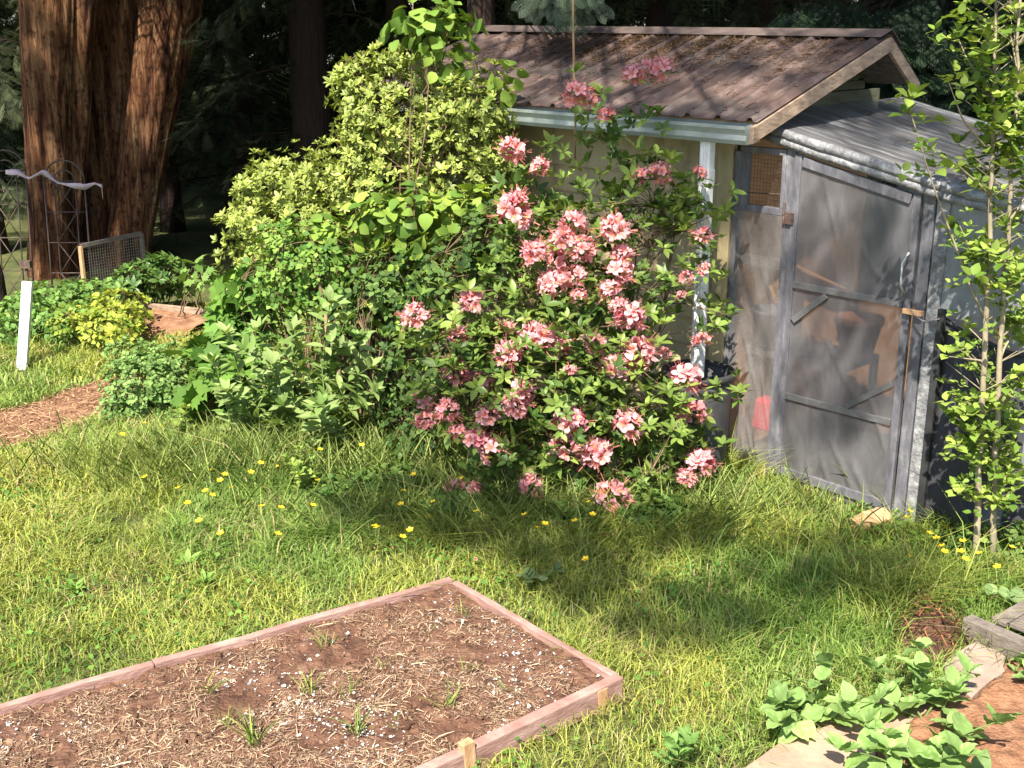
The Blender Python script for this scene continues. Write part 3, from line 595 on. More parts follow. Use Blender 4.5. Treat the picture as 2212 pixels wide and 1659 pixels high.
# ---------------------------------------------------------------- lean-to greenhouse
def build_greenhouse():
    gh = thing('lean_to_greenhouse', 'lean-to greenhouse of weathered frames wrapped in cloudy plastic sheet', 'greenhouse', W(0, .5, 0))
    top = lambda s: 2.265 - .205 * (s + .47)
    F = -.035
    def post(s, wd, z1, nm='post', m='greyframe', d=F, z0=0.0):
        mb = MB(); wbox(mb, s - wd / 2, s + wd / 2, d, d + .045, z0, z1); return mb.build(nm, M[m], gh, .004)
    post(-.845, .05, 2.12); post(-.455, .06, 2.2); post(.475, .07, top(.475) - .09); 
    mb = MB(); wbox(mb, .52, .60, F, F + .05, 0, top(.56) - .10); mb.build('post', M['fasciaplastic'], gh, .004)
    post(1.42, .05, top(1.42) - .06)
    # window panel at left
    win = MB(); 
    for s0, s1, z0, z1 in ((-.82, -.49, 2.115, 2.155), (-.82, -.49, 1.745, 1.79), (-.82, -.765, 1.79, 2.115), (-.515, -.487, 1.79, 2.115)): wbox(win, s0, s1, F, F + .035, z0, z1)
    wf = win.build('window', M['greyframe'], gh, .003)
    mb = MB()                                           # rusty wire mesh in the opening
    for k in range(11): mb.bar(W(-.76 + k * .024, F + .03, 1.79), W(-.76 + k * .024, F + .03, 2.115), .0015, .0015, U)
    for k in range(14): mb.bar(W(-.765, F + .032, 1.79 + k * .024), W(-.515, F + .032, 1.79 + k * .024), .0015, .0015, Z)
    mb.tube([W(-.765, F + .028, 1.86), W(-.515, F + .028, 1.875)], .004, 5)
    mb.build('wire_mesh', M['rust'], wf)
    def sheet(name, s0, s1, zb0, zb1, zt0, zt1, d, mat, parent, n=14, amp=.012, creases=0):
        V = []; Q = []
        for i in range(n):
            for j in range(n):
                a = i / (n - 1); b = j / (n - 1); s = s0 + (s1 - s0) * a; zb = zb0 + (zb1 - zb0) * a; zt = zt0 + (zt1 - zt0) * a
                x = a * 3 + s0; yv = b * 4
                dd = amp * (float(vnoise(np.array(x * 2 + 3), np.array(yv * 1.4 + 9))) - .5) * 2 * math.sin(PI * a) ** .4 * math.sin(PI * b) ** .4
                if creases:
                    for (ca_, cb_, cl_, cs_, ch_, cw_) in CR[:creases]:
                        u_ = (a - ca_) * math.cos(cs_) * .8 + (b - cb_) * math.sin(cs_) * 2; v_ = -(a - ca_) * math.sin(cs_) * .8 + (b - cb_) * math.cos(cs_) * 2
                        dd -= ch_ * math.exp(-(v_ / cw_) ** 2) * math.exp(-(u_ / cl_) ** 4)
                V.append(W(s, d + dd, zb + (zt - zb) * b))
        for i in range(n - 1):
            for j in range(n - 1): Q.append((i * n + j, (i + 1) * n + j, (i + 1) * n + j + 1, i * n + j + 1))
        return mk(name, V, Q, M[mat], parent)
    CR = [(.62, .10, .22, -.95, .012, .016), (.80, .06, .18, -1.0, .014, .018), (.45, .07, .12, -1.1, .010, .014), (.5, .42, .3, -.9, .009, .012), (.3, .88, .2, -1.2, .008, .012), (.72, .75, .2, -.8, .008, .012), (.3, .05, .10, -1.2, .01, .012), (.85, .30, .25, -1.15, .009, .014)]
    sheet('plastic_sheet', -.825, -.48, .02, .02, 1.745, 1.745, F - .004, 'panelplastic', gh, 60, .012, 8)
    mb = MB(); wbox(mb, -.82, -.487, F + .004, F + .03, 1.40, 1.47); mb.build('rail', M['greywood'], gh)
    # door
    dr = thing('door', None, None, W(0, 0, 0)); dr.parent = gh; dr.location = tuple(np.array(W(0, 0, 0)) - np.array(gh.location)); 
    E0 = -.42; E1 = .425; dt = lambda s: top(s) - .115
    fd = F - .012
    mb = MB(); wbox(mb, E0, E0 + .048, fd, fd + .035, .05, dt(E0 + .03)); mb.build('stile', M['greyframe'], dr, .004)
    mb = MB(); wbox(mb, E1 - .048, E1, fd, fd + .035, .03, dt(E1 - .024)); mb.build('stile', M['greyframe'], dr, .004)
    for (sa, za, sb, zb, hh, nm) in ((E0 + .06, dt(E0 + .06) - .035, E1 - .06, dt(E1 - .06) - .035, .06, 'rail'), (E0 + .05, 1.33, E1 - .05, 1.33, .042, 'rail'), (E0 + .05, .60, E1 - .05, .60, .042, 'rail'), (E0 + .06, .085, E1 - .06, .07, .06, 'rail'),
                                 (E0 + .065, 1.10, E0 + .29, 1.30, .04, 'brace'), (E1 - .36, .63, E1 - .065, .84, .036, 'brace')):
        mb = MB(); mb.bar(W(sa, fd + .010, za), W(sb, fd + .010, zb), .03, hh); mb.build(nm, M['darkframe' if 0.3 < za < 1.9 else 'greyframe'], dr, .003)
    sheet('plastic_sheet', E0 + .03, E1 - .03, .0, .0, dt(E0) - .02, dt(E1) - .02, fd + .012, 'doorplastic', dr, 80, .009, 8)
    mb = MB(); hp = [W(E1 - .035, fd - .012, 1.40), W(E1 - .045, fd - .05, 1.45), W(E1 - .045, fd - .055, 1.58), W(E1 - .035, fd - .012, 1.64)]; mb.tube(hp, .007, 8); mb.build('handle', M['metal'], dr, smooth=True)
    mb = MB(); wbox(mb, E1 - .03, E1 + .09, fd - .03, fd - .008, 1.285, 1.315); mb.build('latch', M['tanwood'], dr, .002)
    mb = MB()
    for z in (1.76, 1.70): mb.tube([W(-.47 , F - .012, z + .07), W(-.468, F - .018, z)], .007, 6)
    mb.obox(W(-.425, fd - .008, 1.74), (U, B, Z), (.03, .004, .035)); mb.build('hinge', M['rust'], dr)
    # folded plastic along the roof's front edge
    for s0, s1 in ((-.62, .56), (.56, 1.5)):
        mb = MB(); pa = W(s0, F - .025, top(s0) - .02); pb = W(s1, F - .025, top(s1) - .02 + (.05 if s0 > .5 else 0))
        n = 16; pts = [pa + (pb - pa) * (i / (n - 1)) + Z * float(RN.normal(0, .002)) - B * float(RN.normal(0, .002)) for i in range(n)]
        mb.tube(pts, .030 + RN.normal(0, .0012, n), 10); pts2 = [p - Z * (.050 + RN.normal(0, .001)) + B * .008 for p in pts]; mb.tube(pts2, .030 + RN.normal(0, .001, n), 10); mb.build('fascia', M['fasciaplastic'], gh, smooth=True)
    # roof sheet
    V = []; Q = []; n = 26
    for i in range(n):
        for j in range(n):
            a = i / (n - 1); b = j / (n - 1); s = -.86 + 2.4 * a; d = F - .02 + 2.1 * b
            V.append(W(s, d, top(s) + (.05 * max(0, (s - .56) / .94)) + .012 + .012 * math.sin(b * 22) * .5 - .02 * math.sin(PI * a) + RN.normal(0, .002)))
    for i in range(n - 1):
        for j in range(n - 1): Q.append((i * n + j, (i + 1) * n + j, (i + 1) * n + j + 1, i * n + j + 1))
    mk('roof', V, Q, M['roofplastic'], gh)
    for d in (.5, 1.0, 1.5, 2.0):
        mb = MB(); mb.bar(W(-.86, d, top(-.86) - .055), W(1.5, d, top(1.5) - .055), .045, .07); mb.build('rafter', M['greywood'], gh)
    sheet('plastic_sheet', .60, 1.42, .0, .0, top(.6) - .10, top(1.42) - .08, F + .01, 'bluepanel', gh)
    V = [W(1.45, F, 0), W(1.45, 2.06, 0), W(1.45, 2.06, top(1.45)), W(1.45, F, top(1.45) - .05)]; mk('plastic_sheet', V, [(0, 1, 2, 3)], M['bluepanel'], gh, smooth=False)
    V = [W(-.86, 2.07, 0), W(1.45, 2.07, 0), W(1.45, 2.07, top(1.45)), W(-.86, 2.07, top(-.86))]; mk('plastic_sheet', V, [(0, 1, 2, 3)], M['bluepanel'], gh, smooth=False)
    # inside, seen dimly through the sheets
    t = thing('stacked_bucket', 'grey bucket behind the narrow plastic side panel', 'bucket', W(-.72, .26, .78))
    mb = MB(); c = W(-.70, .26, .80); mb.lathe(c, [(0, 0), (.11, 0), (.135, .24), (.145, .25), (.145, .27), (.128, .26), (.105, .02), (0, .02)]); mb.build('body', M['greyplastic'], t, smooth=True)
    t = thing('potting_bench', 'dark potting bench inside the greenhouse behind the plastic', 'bench', W(-.5, .45, 0))
    mb = MB(); wbox(mb, -.84, -.1, .15, .62, .76, .80); mb.build('top', M['greywood'], t)
    for a, b in ((-.82, .17), (-.14, .17), (-.82, .58), (-.14, .58)):
        mb = MB(); wbox(mb, a, a + .04, b, b + .04, 0, .76); mb.build('leg', M['greywood'], t)
    t = MB(); t.prism([W(-.68, .04, .28), W(-.53, .04, .28), W(-.50, .04, .50), W(-.66, .04, .50)], B * .12)
    tag(t.build('red_tub', M['red'], None, .02), 'bright red tub low behind the narrow plastic panel', 'tub')
    t = MB(); t.lathe(W(-.2, .5, .80), [(0, 0), (.10, 0), (.15, .22), (.16, .22), (.16, .26), (.14, .26), (.10, .02), (0, .02)])
    tag(t.build('flower_pot', M['terracotta'], smooth=True), 'orange terracotta pot on the bench behind the door', 'pot')
    mb = MB(); mb.prism([W(-.84, .64, .82), W(-.30, .64, .82), W(-.30, .66, 1.16), W(-.84, .66, 1.30)], B * .015); tag(mb.build('plywood_sheet', M['plywood'], None, .003), 'orange plywood sheet standing on the bench inside the greenhouse', 'plywood')
    mb = MB(); wbox(mb, -.80, .55, 1.2, 1.23, .05, 1.02); tag(mb.build('wood_board', M['plywood'], None, .004), 'wide orange brown board standing inside behind the greenhouse door', 'board')
build_greenhouse()

def build_shade_fence():
    t = thing('shade_cloth_screen', 'black cloth screen on a black post beside the greenhouse door', 'screen', W(.9, -.12, 0))
    mb = MB(); wbox(mb, .635, .675, -.13, -.09, 0, 1.36); mb.build('post', M['black'], t, .003)
    V = []; Q = []; n = 24; m = 14
    for i in range(n):
        for j in range(m):
            a = i / (n - 1); b = j / (m - 1); s = .66 + .95 * a; zt = 1.30 - .10 * a - .16 * math.sin(PI * min(1, a * 1.3)) * .5
            fold = .025 * math.sin(a * 19 + b * 3.0) * (1 - .3 * b) + .02 * math.sin(a * 7 - b * 5)
            V.append(W(s, -.10 + .12 * a + fold, .01 + (zt - .01) * b))
    for i in range(n - 1):
        for j in range(m - 1): Q.append((i * m + j, (i + 1) * m + j, (i + 1) * m + j + 1, i * m + j + 1))
    o = mk('cloth', V, Q, M['blackcloth'], t); sm = o.modifiers.new('thick', 'SOLIDIFY'); sm.thickness = .003
    tp = [V[i * m + m - 1] for i in range(n)]; mb = MB(); mb.tube(tp, .014, 6); mb.build('hem', M['black'], t, smooth=True)
    mb = MB(); mb.tube(bend(W(.655, -.14, 1.31), W(.47, -.09, 1.30), 6, -.03, .002), .003, 5); mb.build('tie', M['ribbon'], t)
build_shade_fence()

# chunk of firewood and metal bracket at the door's foot
def build_chunk():
    c = G(1880, 1140) + Z * .045; ax = nrm(np.array([.75, .35, .12])); sd = nrm(np.cross(Z, ax)); up = np.cross(ax, sd)
    mb = MB(); n = 9; pr = [(.085 * math.cos(a) * (1 + .18 * math.sin(3 * a + 1)), .05 * math.sin(a) * (1 + .2 * math.cos(2 * a))) for a in np.linspace(0, 2 * PI, n + 1)[:-1]]
    V = []; L_ = np.linspace(-.12, .12, 6)
    for k, l in enumerate(L_):
        for p in pr: V.append(c + ax * (l + .01 * RN.normal()) + sd * (p[0] * (1 + .06 * RN.normal())) + up * (p[1] * (1 + .08 * RN.normal())))
    F = [(k * n + i, k * n + (i + 1) % n, (k + 1) * n + (i + 1) % n, (k + 1) * n + i) for k in range(5) for i in range(n)] + [tuple(range(n)), tuple(5 * n + i for i in range(n))]
    mb.add(V, F); tag(mb.build('firewood_chunk', M['tanwood'], None, .004), 'short split chunk of tan firewood lying before the greenhouse door', 'firewood')
    c = G(1920, 1108); mb = MB(); mb.obox(c + Z * .03, (U, B, Z), (.022, .004, .03)); mb.obox(c + Z * .004 - B * .02, (U, B, Z), (.022, .02, .003))
    tag(mb.build('metal_bracket', M['metal'], None, .001), 'small bright metal corner bracket at the foot of the door', 'bracket')
build_chunk()

# ---------------------------------------------------------------- raised bed in front
def build_bed():
    cx = (BA + BB + BC2 + BL2) / 4
    t = thing('raised_bed', 'low wooden raised bed of pinkish weathered boards with bare soil', 'raised bed', (cx[0], cx[1], 0))
    inn = []
    P = [BA, BB, BC2, BL2]
    def board(a, b, th, nm, hgt=.12, z=.105):
        a = np.array(a); b = np.array(b); d = nrm(b - a); s = np.cross(Z, d); 
        n = 12; mb = MB(); V = []
        for i in range(n):
            p = a + (b - a) * i / (n - 1); p[2] = 0; wv = RN.normal(0, .003)
            for o, zz in ((-th / 2, z - hgt), (th / 2, z - hgt), (th / 2, z), (-th / 2, z)): V.append(p + s * (o + wv) + Z * (zz + RN.normal(0, .0018)))
        F = [(i * 4 + k, i * 4 + (k + 1) % 4, (i + 1) * 4 + (k + 1) % 4, (i + 1) * 4 + k) for i in range(n - 1) for k in range(4)] + [(3, 2, 1, 0), tuple((n - 1) * 4 + k for k in range(4))]
        mb.add(V, F); return mb.build(nm, M['pinkwood'], t, .006)
    dAL = nrm(BL2 - BA); dAB = nrm(BB - BA)
    mid = BA + (BL2 - BA) * .47
    board(BA + dAL * .0, mid - dAL * .003, .042, 'board'); board(mid, BL2, .042, 'board', z=.108)
    board(BA + dAB * .03 , BB + dAB * -.03, .038, 'board', z=.100)
    board(BB, BC2, .055, 'board', z=.110)
    # soil
    n = 300; a = np.linspace(0, 1, n); A, Bq = np.meshgrid(a, a)
    Q = (BA * (1 - A)[..., None] + BB * A[..., None]) * (1 - Bq)[..., None] + (BL2 * (1 - A)[..., None] + BC2 * A[..., None]) * Bq[..., None]
    X, Y = Q[..., 0], Q[..., 1]
    Zz = .068 + .035 * (fbm(X * 4, Y * 4, 5) - .5) + .045 * (fbm(X * 17, Y * 17, 5) - .5)
    V = np.stack([X, Y, Zz], -1).reshape(-1, 3); i = (np.arange(n - 1)[:, None] * n + np.arange(n - 1)[None]).ravel()
    mk('soil', V, np.stack([i, i + 1, i + n + 1, i + n], 1), M['soil'], t)
    def stake(px, py, h, rot):
        c = G(px, py, .0); mb = MB(); d = nrm(BC2 - BB); s = np.cross(Z, d)
        mb.obox(c + Z * (h / 2 - .03), (d, s, nrm(Z + rot * d)), (.03, .02, h / 2 + .03)); mb.build('stake', M['tanwood'], t, .004)
    stake(1012, 1668, .15, .1); stake(1297, 1528, .10, .05)
    # litter: straw, chips, white grit
    def inbed(k):
        u, v = RN.random(k), RN.random(k) ** .8; u = .03 + .94 * u; v = .01 + .97 * v
        p = (BA * (1 - u)[:, None] + BB * u[:, None]) * (1 - v)[:, None] + (BL2 * (1 - u)[:, None] + BC2 * u[:, None]) * v[:, None]
        z = .068 + .035 * (fbm(p[:, 0] * 4, p[:, 1] * 4, 5) - .5) + .045 * (fbm(p[:, 0] * 17, p[:, 1] * 17, 5) - .5); p[:, 2] = z + .003; return p
    def flat(k, tl=.25): a_ = RN.random(k) * 2 * PI; return np.stack([np.cos(a_), np.sin(a_), RN.normal(0, tl, k)], 1)
    p = inbed(64000); ok = fbm(p[:, 0] * 5 + 2, p[:, 1] * 5) > .36 + .2 * RN.random(len(p)); p = p[ok]; k = len(p); p[:, 2] += RN.uniform(0, .012, k)
    V, F, C = scatter(STRAP, p, flat(k), np.tile(Z, (k, 1)) + .3 * rand_dir(k), RN.gamma(1.6, .009, k) + .005, lerp_col((0.10, 0.048, 0.03), (0.52, 0.385, 0.26), RN.random(k)), wscale=.09)
    tag(mk('straw_litter', V, F, M['litter'], col=C), 'dry straw and bark litter strewn over the raised bed soil', 'litter', kind='stuff')
    p = inbed(9000); ok = fbm(p[:, 0] * 3.3 + 12, p[:, 1] * 3.3 + 4) > .47 + .22 * RN.random(len(p)); p = p[ok]; k = len(p)
    V, F, C = scatter(SMALLT, p + np.array([0, 0, .004]), flat(k), np.tile(Z, (k, 1)) + .7 * rand_dir(k), np.clip(RN.gamma(1.6, .0035, k) + .003, 0, .02), lerp_col((0.30, 0.28, 0.26), (0.72, 0.70, 0.68), RN.random(k)), wscale=1.4)
    kk = 900; pc = inbed(kk); sz = RN.gamma(1.5, .0042, kk) + .003                # clods
    cv = np.array([(1, 0, 0), (-1, 0, 0), (0, 1, 0), (0, -1, 0), (0, 0, .8), (0, 0, -.5), (.6, .6, .4), (-.6, .55, .5)]); cf = np.array([(6, 4, 0), (6, 2, 4), (0, 5, 6), (6, 5, 2), (7, 4, 2), (7, 1, 4), (2, 5, 7), (7, 5, 1), (4, 1, 3), (4, 3, 0), (0, 3, 5), (3, 1, 5)])
    ro = scatter((cv.astype(np.float32), np.zeros(8, np.float32), cf.astype(np.int32)), pc, rand_dir(kk), rand_dir(kk), sz, lerp_col((0.05, 0.024, 0.015), (0.26, 0.15, 0.095), RN.random(kk)))
    tag(mk('soil_clods', ro[0], ro[1], M['litter'], col=ro[2], smooth=False), 'crumbly brown soil clods on the surface of the raised bed', 'soil clods', kind='stuff')
    tag(mk('white_grit', V, F, M['litter'], col=C), 'white grit specks scattered across the raised bed soil', 'grit', kind='stuff')
    # sprouting grass tufts
    spots = [(705, 1395, 12, .14), (665, 1500, 14, .15), (750, 1505, 8, .12), (860, 1570, 6, .10), (775, 1585, 14, .17), (550, 1610, 14, .19), (965, 1530, 12, .15), (978, 1490, 6, .10), (925, 1365, 7, .08), (1005, 1330, 9, .10), (830, 1440, 7, .10), (445, 1500, 8, .14), (1100, 1500, 6, .1), (735, 1310, 5, .10), (490, 1570, 8, .13), (1010, 1450, 6, .11)]
    lab = {0: 'thin grass tuft near the long left board', 5: 'tallest grass tuft in the near part of the bed'}
    for i, (px, py, k, h) in enumerate(spots):
        c = G(px, py, .07); a_ = RN.random(k) * 2 * PI; ln = RN.uniform(.15, .9, k)
        d = np.stack([np.cos(a_) * ln, np.sin(a_) * ln, np.ones(k)], 1); pos = c + np.stack([RN.normal(0, .015, k), RN.normal(0, .015, k), np.full(k, -.01)], 1)
        V, F, C = scatter(NARROW, pos, d, -nrm(np.stack([np.cos(a_), np.sin(a_), -ln], 1)), h * RN.uniform(.6, 1.2, k), lerp_col((0.07, 0.14, 0.025), (0.30, 0.34, 0.08), RN.random(k)), wscale=.17)
        tag(mk('grass_tuft', V, F, M['grass'], col=C), lab.get(i, 'small grass tuft sprouting from the raised bed soil'), 'grass tuft', 'grass tufts sprouting in the raised bed')
build_bed()

# ---------------------------------------------------------------- second bed, lower right
def build_right_bed():
    def slab(P, m, label, h):
        P = [np.array(p) for p in P]; Q = []
        for i in range(len(P)):
            a, b = P[i], P[(i + 1) % len(P)]
            for f in (0, .35, .7): q = a + (b - a) * f; Q.append(q + np.array([RN.normal(0, .006), RN.normal(0, .006), 0]))
        for q in Q: q[2] = h
        mb = MB(); mb.prism([q - Z * .06 for q in Q], Z * .06); tag(mb.build('flagstone', M[m], None, .006), label, 'flagstone')
    slab(SLAB1, 'stone', 'long pinkish flagstone edging the potato bed, leaves over it', .05)
    slab(SLAB2, 'stone2', 'brown flagstone lying beside the grey timber beam', .065)
    n = 90; P = np.array([p[:2] for p in SOIL2]); x0, y0 = P.min(0); x1, y1 = P.max(0)
    X, Y = np.meshgrid(np.linspace(x0, x1, n), np.linspace(y0, y1, n)); 
    ins = inpoly(X, Y, SOIL2); low = inpoly(X, Y, SLAB1) | inpoly(X, Y, SLAB2)
    Zz = .05 + .05 * (fbm(X * 4, Y * 4) - .3) + .035 * (fbm(X * 22, Y * 22, 3) - .5); Zz = np.where(low, -.03, Zz)
    V = np.stack([X, Y, Zz], -1).reshape(-1, 3); F = []
    for i in range(n - 1):
        for j in range(n - 1):
            if ins[i, j] and ins[i + 1, j] and ins[i, j + 1] and ins[i + 1, j + 1]: F.append((i * n + j, i * n + j + 1, (i + 1) * n + j + 1, (i + 1) * n + j))
    tag(mk('soil', V, F, M['soil2']), kind='structure')
    # timber beam and weathered planks
    a = G(2085, 1365, .06); b = a + nrm(G(2212, 1432, .04) - a) * .9; a[2] = .09; b[2] = .10
    mb = MB(); mb.bar(a, b, .075, .115); tag(mb.build('timber_beam', M['greywood'], None, .006), 'grey weathered timber beam with a squared end at the bed', 'beam')
    c0 = G(2160, 1352, .10); dr = nrm(np.array([.78, .62, 0])); sd = np.cross(Z, dr); mb = MB()
    for k in range(3): q = c0 + sd * (-.0 - .085 * k) + dr * .02 * k; q[2] = .125 + .0; mb.obox(q + dr * .4, (dr, sd, Z), (.42, .039, .012))
    tag(mb.build('plank_board', M['greywood'], None, .003), 'flat weathered grey planks behind the timber beam', 'planks')
    # compost heap
    c = G(2010, 1385); n = 26; V = []; F = []
    for i in range(n):
        for j in range(n):
            x = (i / (n - 1) - .5) * .48; y = (j / (n - 1) - .5) * .46; r = math.hypot(x / .23, y / .22)
            V.append((c[0] + x, c[1] + y, -.02 + max(0, 1 - r * r) * .15 + float(fbm(np.array(x * 30 + 5), np.array(y * 30 + 5), 3) - .5) * .06))
    for i in range(n - 1):
        for j in range(n - 1): F.append((i * n + j, (i + 1) * n + j, (i + 1) * n + j + 1, i * n + j + 1))
    t = thing('compost_heap', 'small dark heap of compost with rusty bark and twigs', 'compost heap', (c[0], c[1], 0))
    mk('heap', V, F, M['compost'], t)
    k = 420; p = np.stack([c[0] + RN.normal(0, .075, k), c[1] + RN.normal(0, .08, k), RN.uniform(.05, .15, k)], 1); dd = rand_dir(k); dd[:, 2] *= .5
    V, F, C = scatter(STRAP, p, dd, rand_dir(k), RN.uniform(.02, .08, k), lerp_col((0.03, 0.017, 0.012), (0.32, 0.14, 0.07), RN.random(k) ** 2), wscale=.14)
    tag(mk('twigs', V, F, M['litter'], t, col=C), kind='stuff')
build_right_bed()

# plants made of leafy stems
def leafy_plant(name, label, cat, base, tips, tpl, size, ca, cb, per=9, k=2, droop_tilt=(0.8, 1.35), stem_r=.004, mat='leaf', stem='greenstem', edge=None, group=None, start=.25, spread=.05, wscale=1.0, topk=4):
    t = thing(name, label, cat, base, group=group); mb = MB(); parts = []
    for tip in tips:
        b = np.array(base, float) + np.array([RN.normal(0, spread), RN.normal(0, spread), 0]); tip = np.array(tip, float)
        m = (b + tip) / 2 + np.array([0, 0, .12 * np.linalg.norm(tip - b)]); m[:2] = b[:2] * .65 + tip[:2] * .35
        q = np.linspace(0, 1, 10)[:, None]; p = b * (1 - q) ** 2 + 2 * q * (1 - q) * m + tip * q * q
        mb.tube(p, np.linspace(stem_r, stem_r * .4, 10), 6)
        qs = np.linspace(start, 1, per); cen = np.stack([np.interp(qs, q[:, 0], p[:, i]) for i in range(3)], 1)
        ax = nrm(np.tile(p[-1] - p[-3], (per, 1)) + Z * .2)
        sz = size * (1 - .35 * qs) * RN.uniform(.8, 1.15, per)
        parts.append(rosettes(tpl, cen, ax, k, sz, ca, cb, edge, droop_tilt, .004, wscale))
        parts.append(rosettes(tpl, cen[-1:], ax[-1:], topk, size * .6, ca, cb, edge, (.35, .9), .004, wscale))
    mb.build('stem', M[stem], t, smooth=True)
    V, F, C = merge(parts); mk('leaves', V, F, M[mat], t, col=C)
    return t
def tips_around(c, h, r, n, hj=.25):
    a = RN.random(n) * 2 * PI; rr = r * np.sqrt(RN.random(n))
    return np.stack([c[0] + rr * np.cos(a), c[1] + rr * np.sin(a), h * RN.uniform(1 - hj, 1.05, n)], 1)
PC = ((0.13, 0.23, 0.055), (0.22, 0.345, 0.105))
for (px, py, h, r, n, sz, lab) in ((1770, 1575, .22, .16, 5, .16, 'leafy potato plant at the left end of the long flagstone'), (1985, 1560, .25, .20, 6, .165, 'tallest potato plant leaning over the middle of the long flagstone'),
                                   (1950, 1680, .22, .22, 6, .17, 'broad potato plant at the bottom edge beside orange soil'), (2085, 1600, .10, .04, 1, .14, 'single crinkled potato leaf on bare orange soil'),
                                   (2205, 1480, .15, .13, 4, .10, 'small potato plant beside the brown flagstone')):
    c = G(px, py, .03); leafy_plant('potato_plant', lab, 'potato plant', c, tips_around(c, h * 1.15, r * 1.75, n + (1 if n > 3 else 0), .55), BIGLEAF, sz * 1.05, *PC, edge=(.26, .37, .13), per=3, k=2, start=.4, group='potato plants in the right hand bed', stem_r=.006, spread=.03, wscale=.95, droop_tilt=(.5, 1.8), topk=2)
c = G(1462, 1668); leafy_plant('broadleaf_weed', 'upright broad leaved weed in the lawn by the near board', 'weed', c, tips_around(c, .13, .07, 4), BIGLEAF, .13, (0.12, 0.23, 0.05), (0.19, 0.31, 0.09), per=2, k=2, start=.4, wscale=.8, droop_tilt=(.15, .75), topk=2)
c = G(1157, 1265); leafy_plant('round_leaf_weed', 'dull green round leaved weed in lawn before the azalea', 'weed', c, tips_around(c, .09, .11, 6), ROUND, .10, (0.10, 0.15, 0.055), (0.16, 0.21, 0.09), per=1, k=1, start=1, topk=1, droop_tilt=(.9, 1.4))
c = G(2165, 1335); leafy_plant('round_leaf_weed', 'pale round leaved plant behind the flat grey planks', 'weed', c, tips_around(c, .12, .09, 5), ROUND, .11, (0.14, 0.22, 0.08), (0.22, 0.30, 0.12), per=1, k=1, start=1, topk=2, droop_tilt=(.5, 1.2))
for px, py, lab in ((400, 1235, 'dandelion rosette of upright pale leaves in the left lawn'), (160, 1285, 'dandelion leaves lower left near the lawn edge'), (435, 1270, 'dandelion leaves between lawn blades above the long board')):
    c = G(px, py); leafy_plant('dandelion', lab, 'dandelion', c, tips_around(c, .03, .03, 2), LANCE, .13, (0.12, 0.23, 0.04), (0.20, 0.32, 0.07), per=2, k=4, start=.8, group='dandelions in the lawn', wscale=.8, droop_tilt=(.6, 1.2))
c = G(1405, 1110); leafy_plant('thistle', 'spiky grey green thistle leaf under the azalea right side', 'thistle', c, [c + np.array([.1, -.02, .28]), c + np.array([.02, .03, .2])], NARROW, .11, (0.13, 0.19, 0.08), (0.22, 0.28, 0.14), per=9, k=4, start=.2, wscale=.8)

# ---------------------------------------------------------------- buttercups
def build_buttercups():
    mats = [M['greenstem'], M['leafyellow']]
    def proto(h):
        mb = MB(); mb.tube([(0, 0, 0), (.01, .005, h * .6), (.004, -.004, h)], .0013, 4); mb.cur = 1
        for k in range(5):
            a = 2 * PI * k / 5; r = .0165; c, s = math.cos(a), math.sin(a); V = [(.004 + .002 * c, -.004 + .002 * s, h)]
            for da, rr, zz in ((-.55, .9, .006), (-.2, 1.25, .009), (.2, 1.25, .009), (.55, .9, .006)): V.append((.004 + r * rr * math.cos(a + da), -.004 + r * rr * math.sin(a + da), h + zz))
            mb.add(V, [(0, 1, 2), (0, 2, 3), (0, 3, 4)])
        return mb
    meshes = []
    for h in (.16, .22, .28): o = proto(h).build('buttercup', mats, None, world=False); meshes.append(o)
    spots = [(335, 1025), (405, 1055), (412, 1075), (440, 1065), (463, 1050), (480, 1020), (447, 1020), (472, 1018), (545, 990), (548, 980), (533, 1012), (455, 1110), (487, 1135), (500, 1060), (572, 1100), (420, 962), (675, 970), (703, 975), (622, 1000), (680, 1050), (703, 1042), (660, 1090), (245, 930), (292, 918), (337, 922), (575, 1150), (430, 1090), (592, 1095), (820, 1142),
             (783, 955), (948, 1075), (965, 1082), (857, 1068), (848, 1070), (878, 1080), (905, 1125), (832, 1140), (1028, 1025), (1050, 1110), (1150, 1110), (1163, 1125), (1165, 1150), (1285, 1085), (1272, 1102), (1272, 1120), (1285, 1195), (848, 1155), (910, 1012), (935, 1120), (1350, 1060),
             (1952, 1210), (2060, 1180), (2075, 1185), (2055, 1195), (1990, 1150), (2140, 1200), (2100, 1170), (2040, 1160), (2170, 1185), (2205, 1230), (2195, 1165), (1935, 1100), (2015, 1175), (1975, 1120), (2120, 1215), (2185, 1215), (2030, 1140)]
    gl = lambda p: ('yellow buttercup among the tall grass below the leafy perennial', 'buttercups below the leafy perennial') if p[0] < 800 else (('yellow buttercup in shaded grass under the pink azalea', 'buttercups under the azalea') if p[0] < 1500 else ('yellow buttercup growing around the apple saplings', 'buttercups around the apple saplings'))
    for i, p in enumerate(spots):
        q = meshes[i % 3]; o = q if i < 3 else q.copy()
        if i >= 3: COL.objects.link(o)
        h = (.16, .22, .28)[i % 3]; pt = G(p[0], p[1], h); o.location = (pt[0], pt[1], 0); o.rotation_euler = (RN.normal(0, .08) + .30, RN.normal(0, .05), RN.random() * 6.28)
        lb, g = gl(p); tag(o, lb, 'buttercup', g)
m_, n_, b_, N_, L_ = mat_new('yellow_petal'); b_.inputs['Base Color'].default_value = (0.85, 0.55, 0.02, 1); b_.inputs['Roughness'].default_value = 0.35; M['leafyellow'] = m_
build_buttercups()

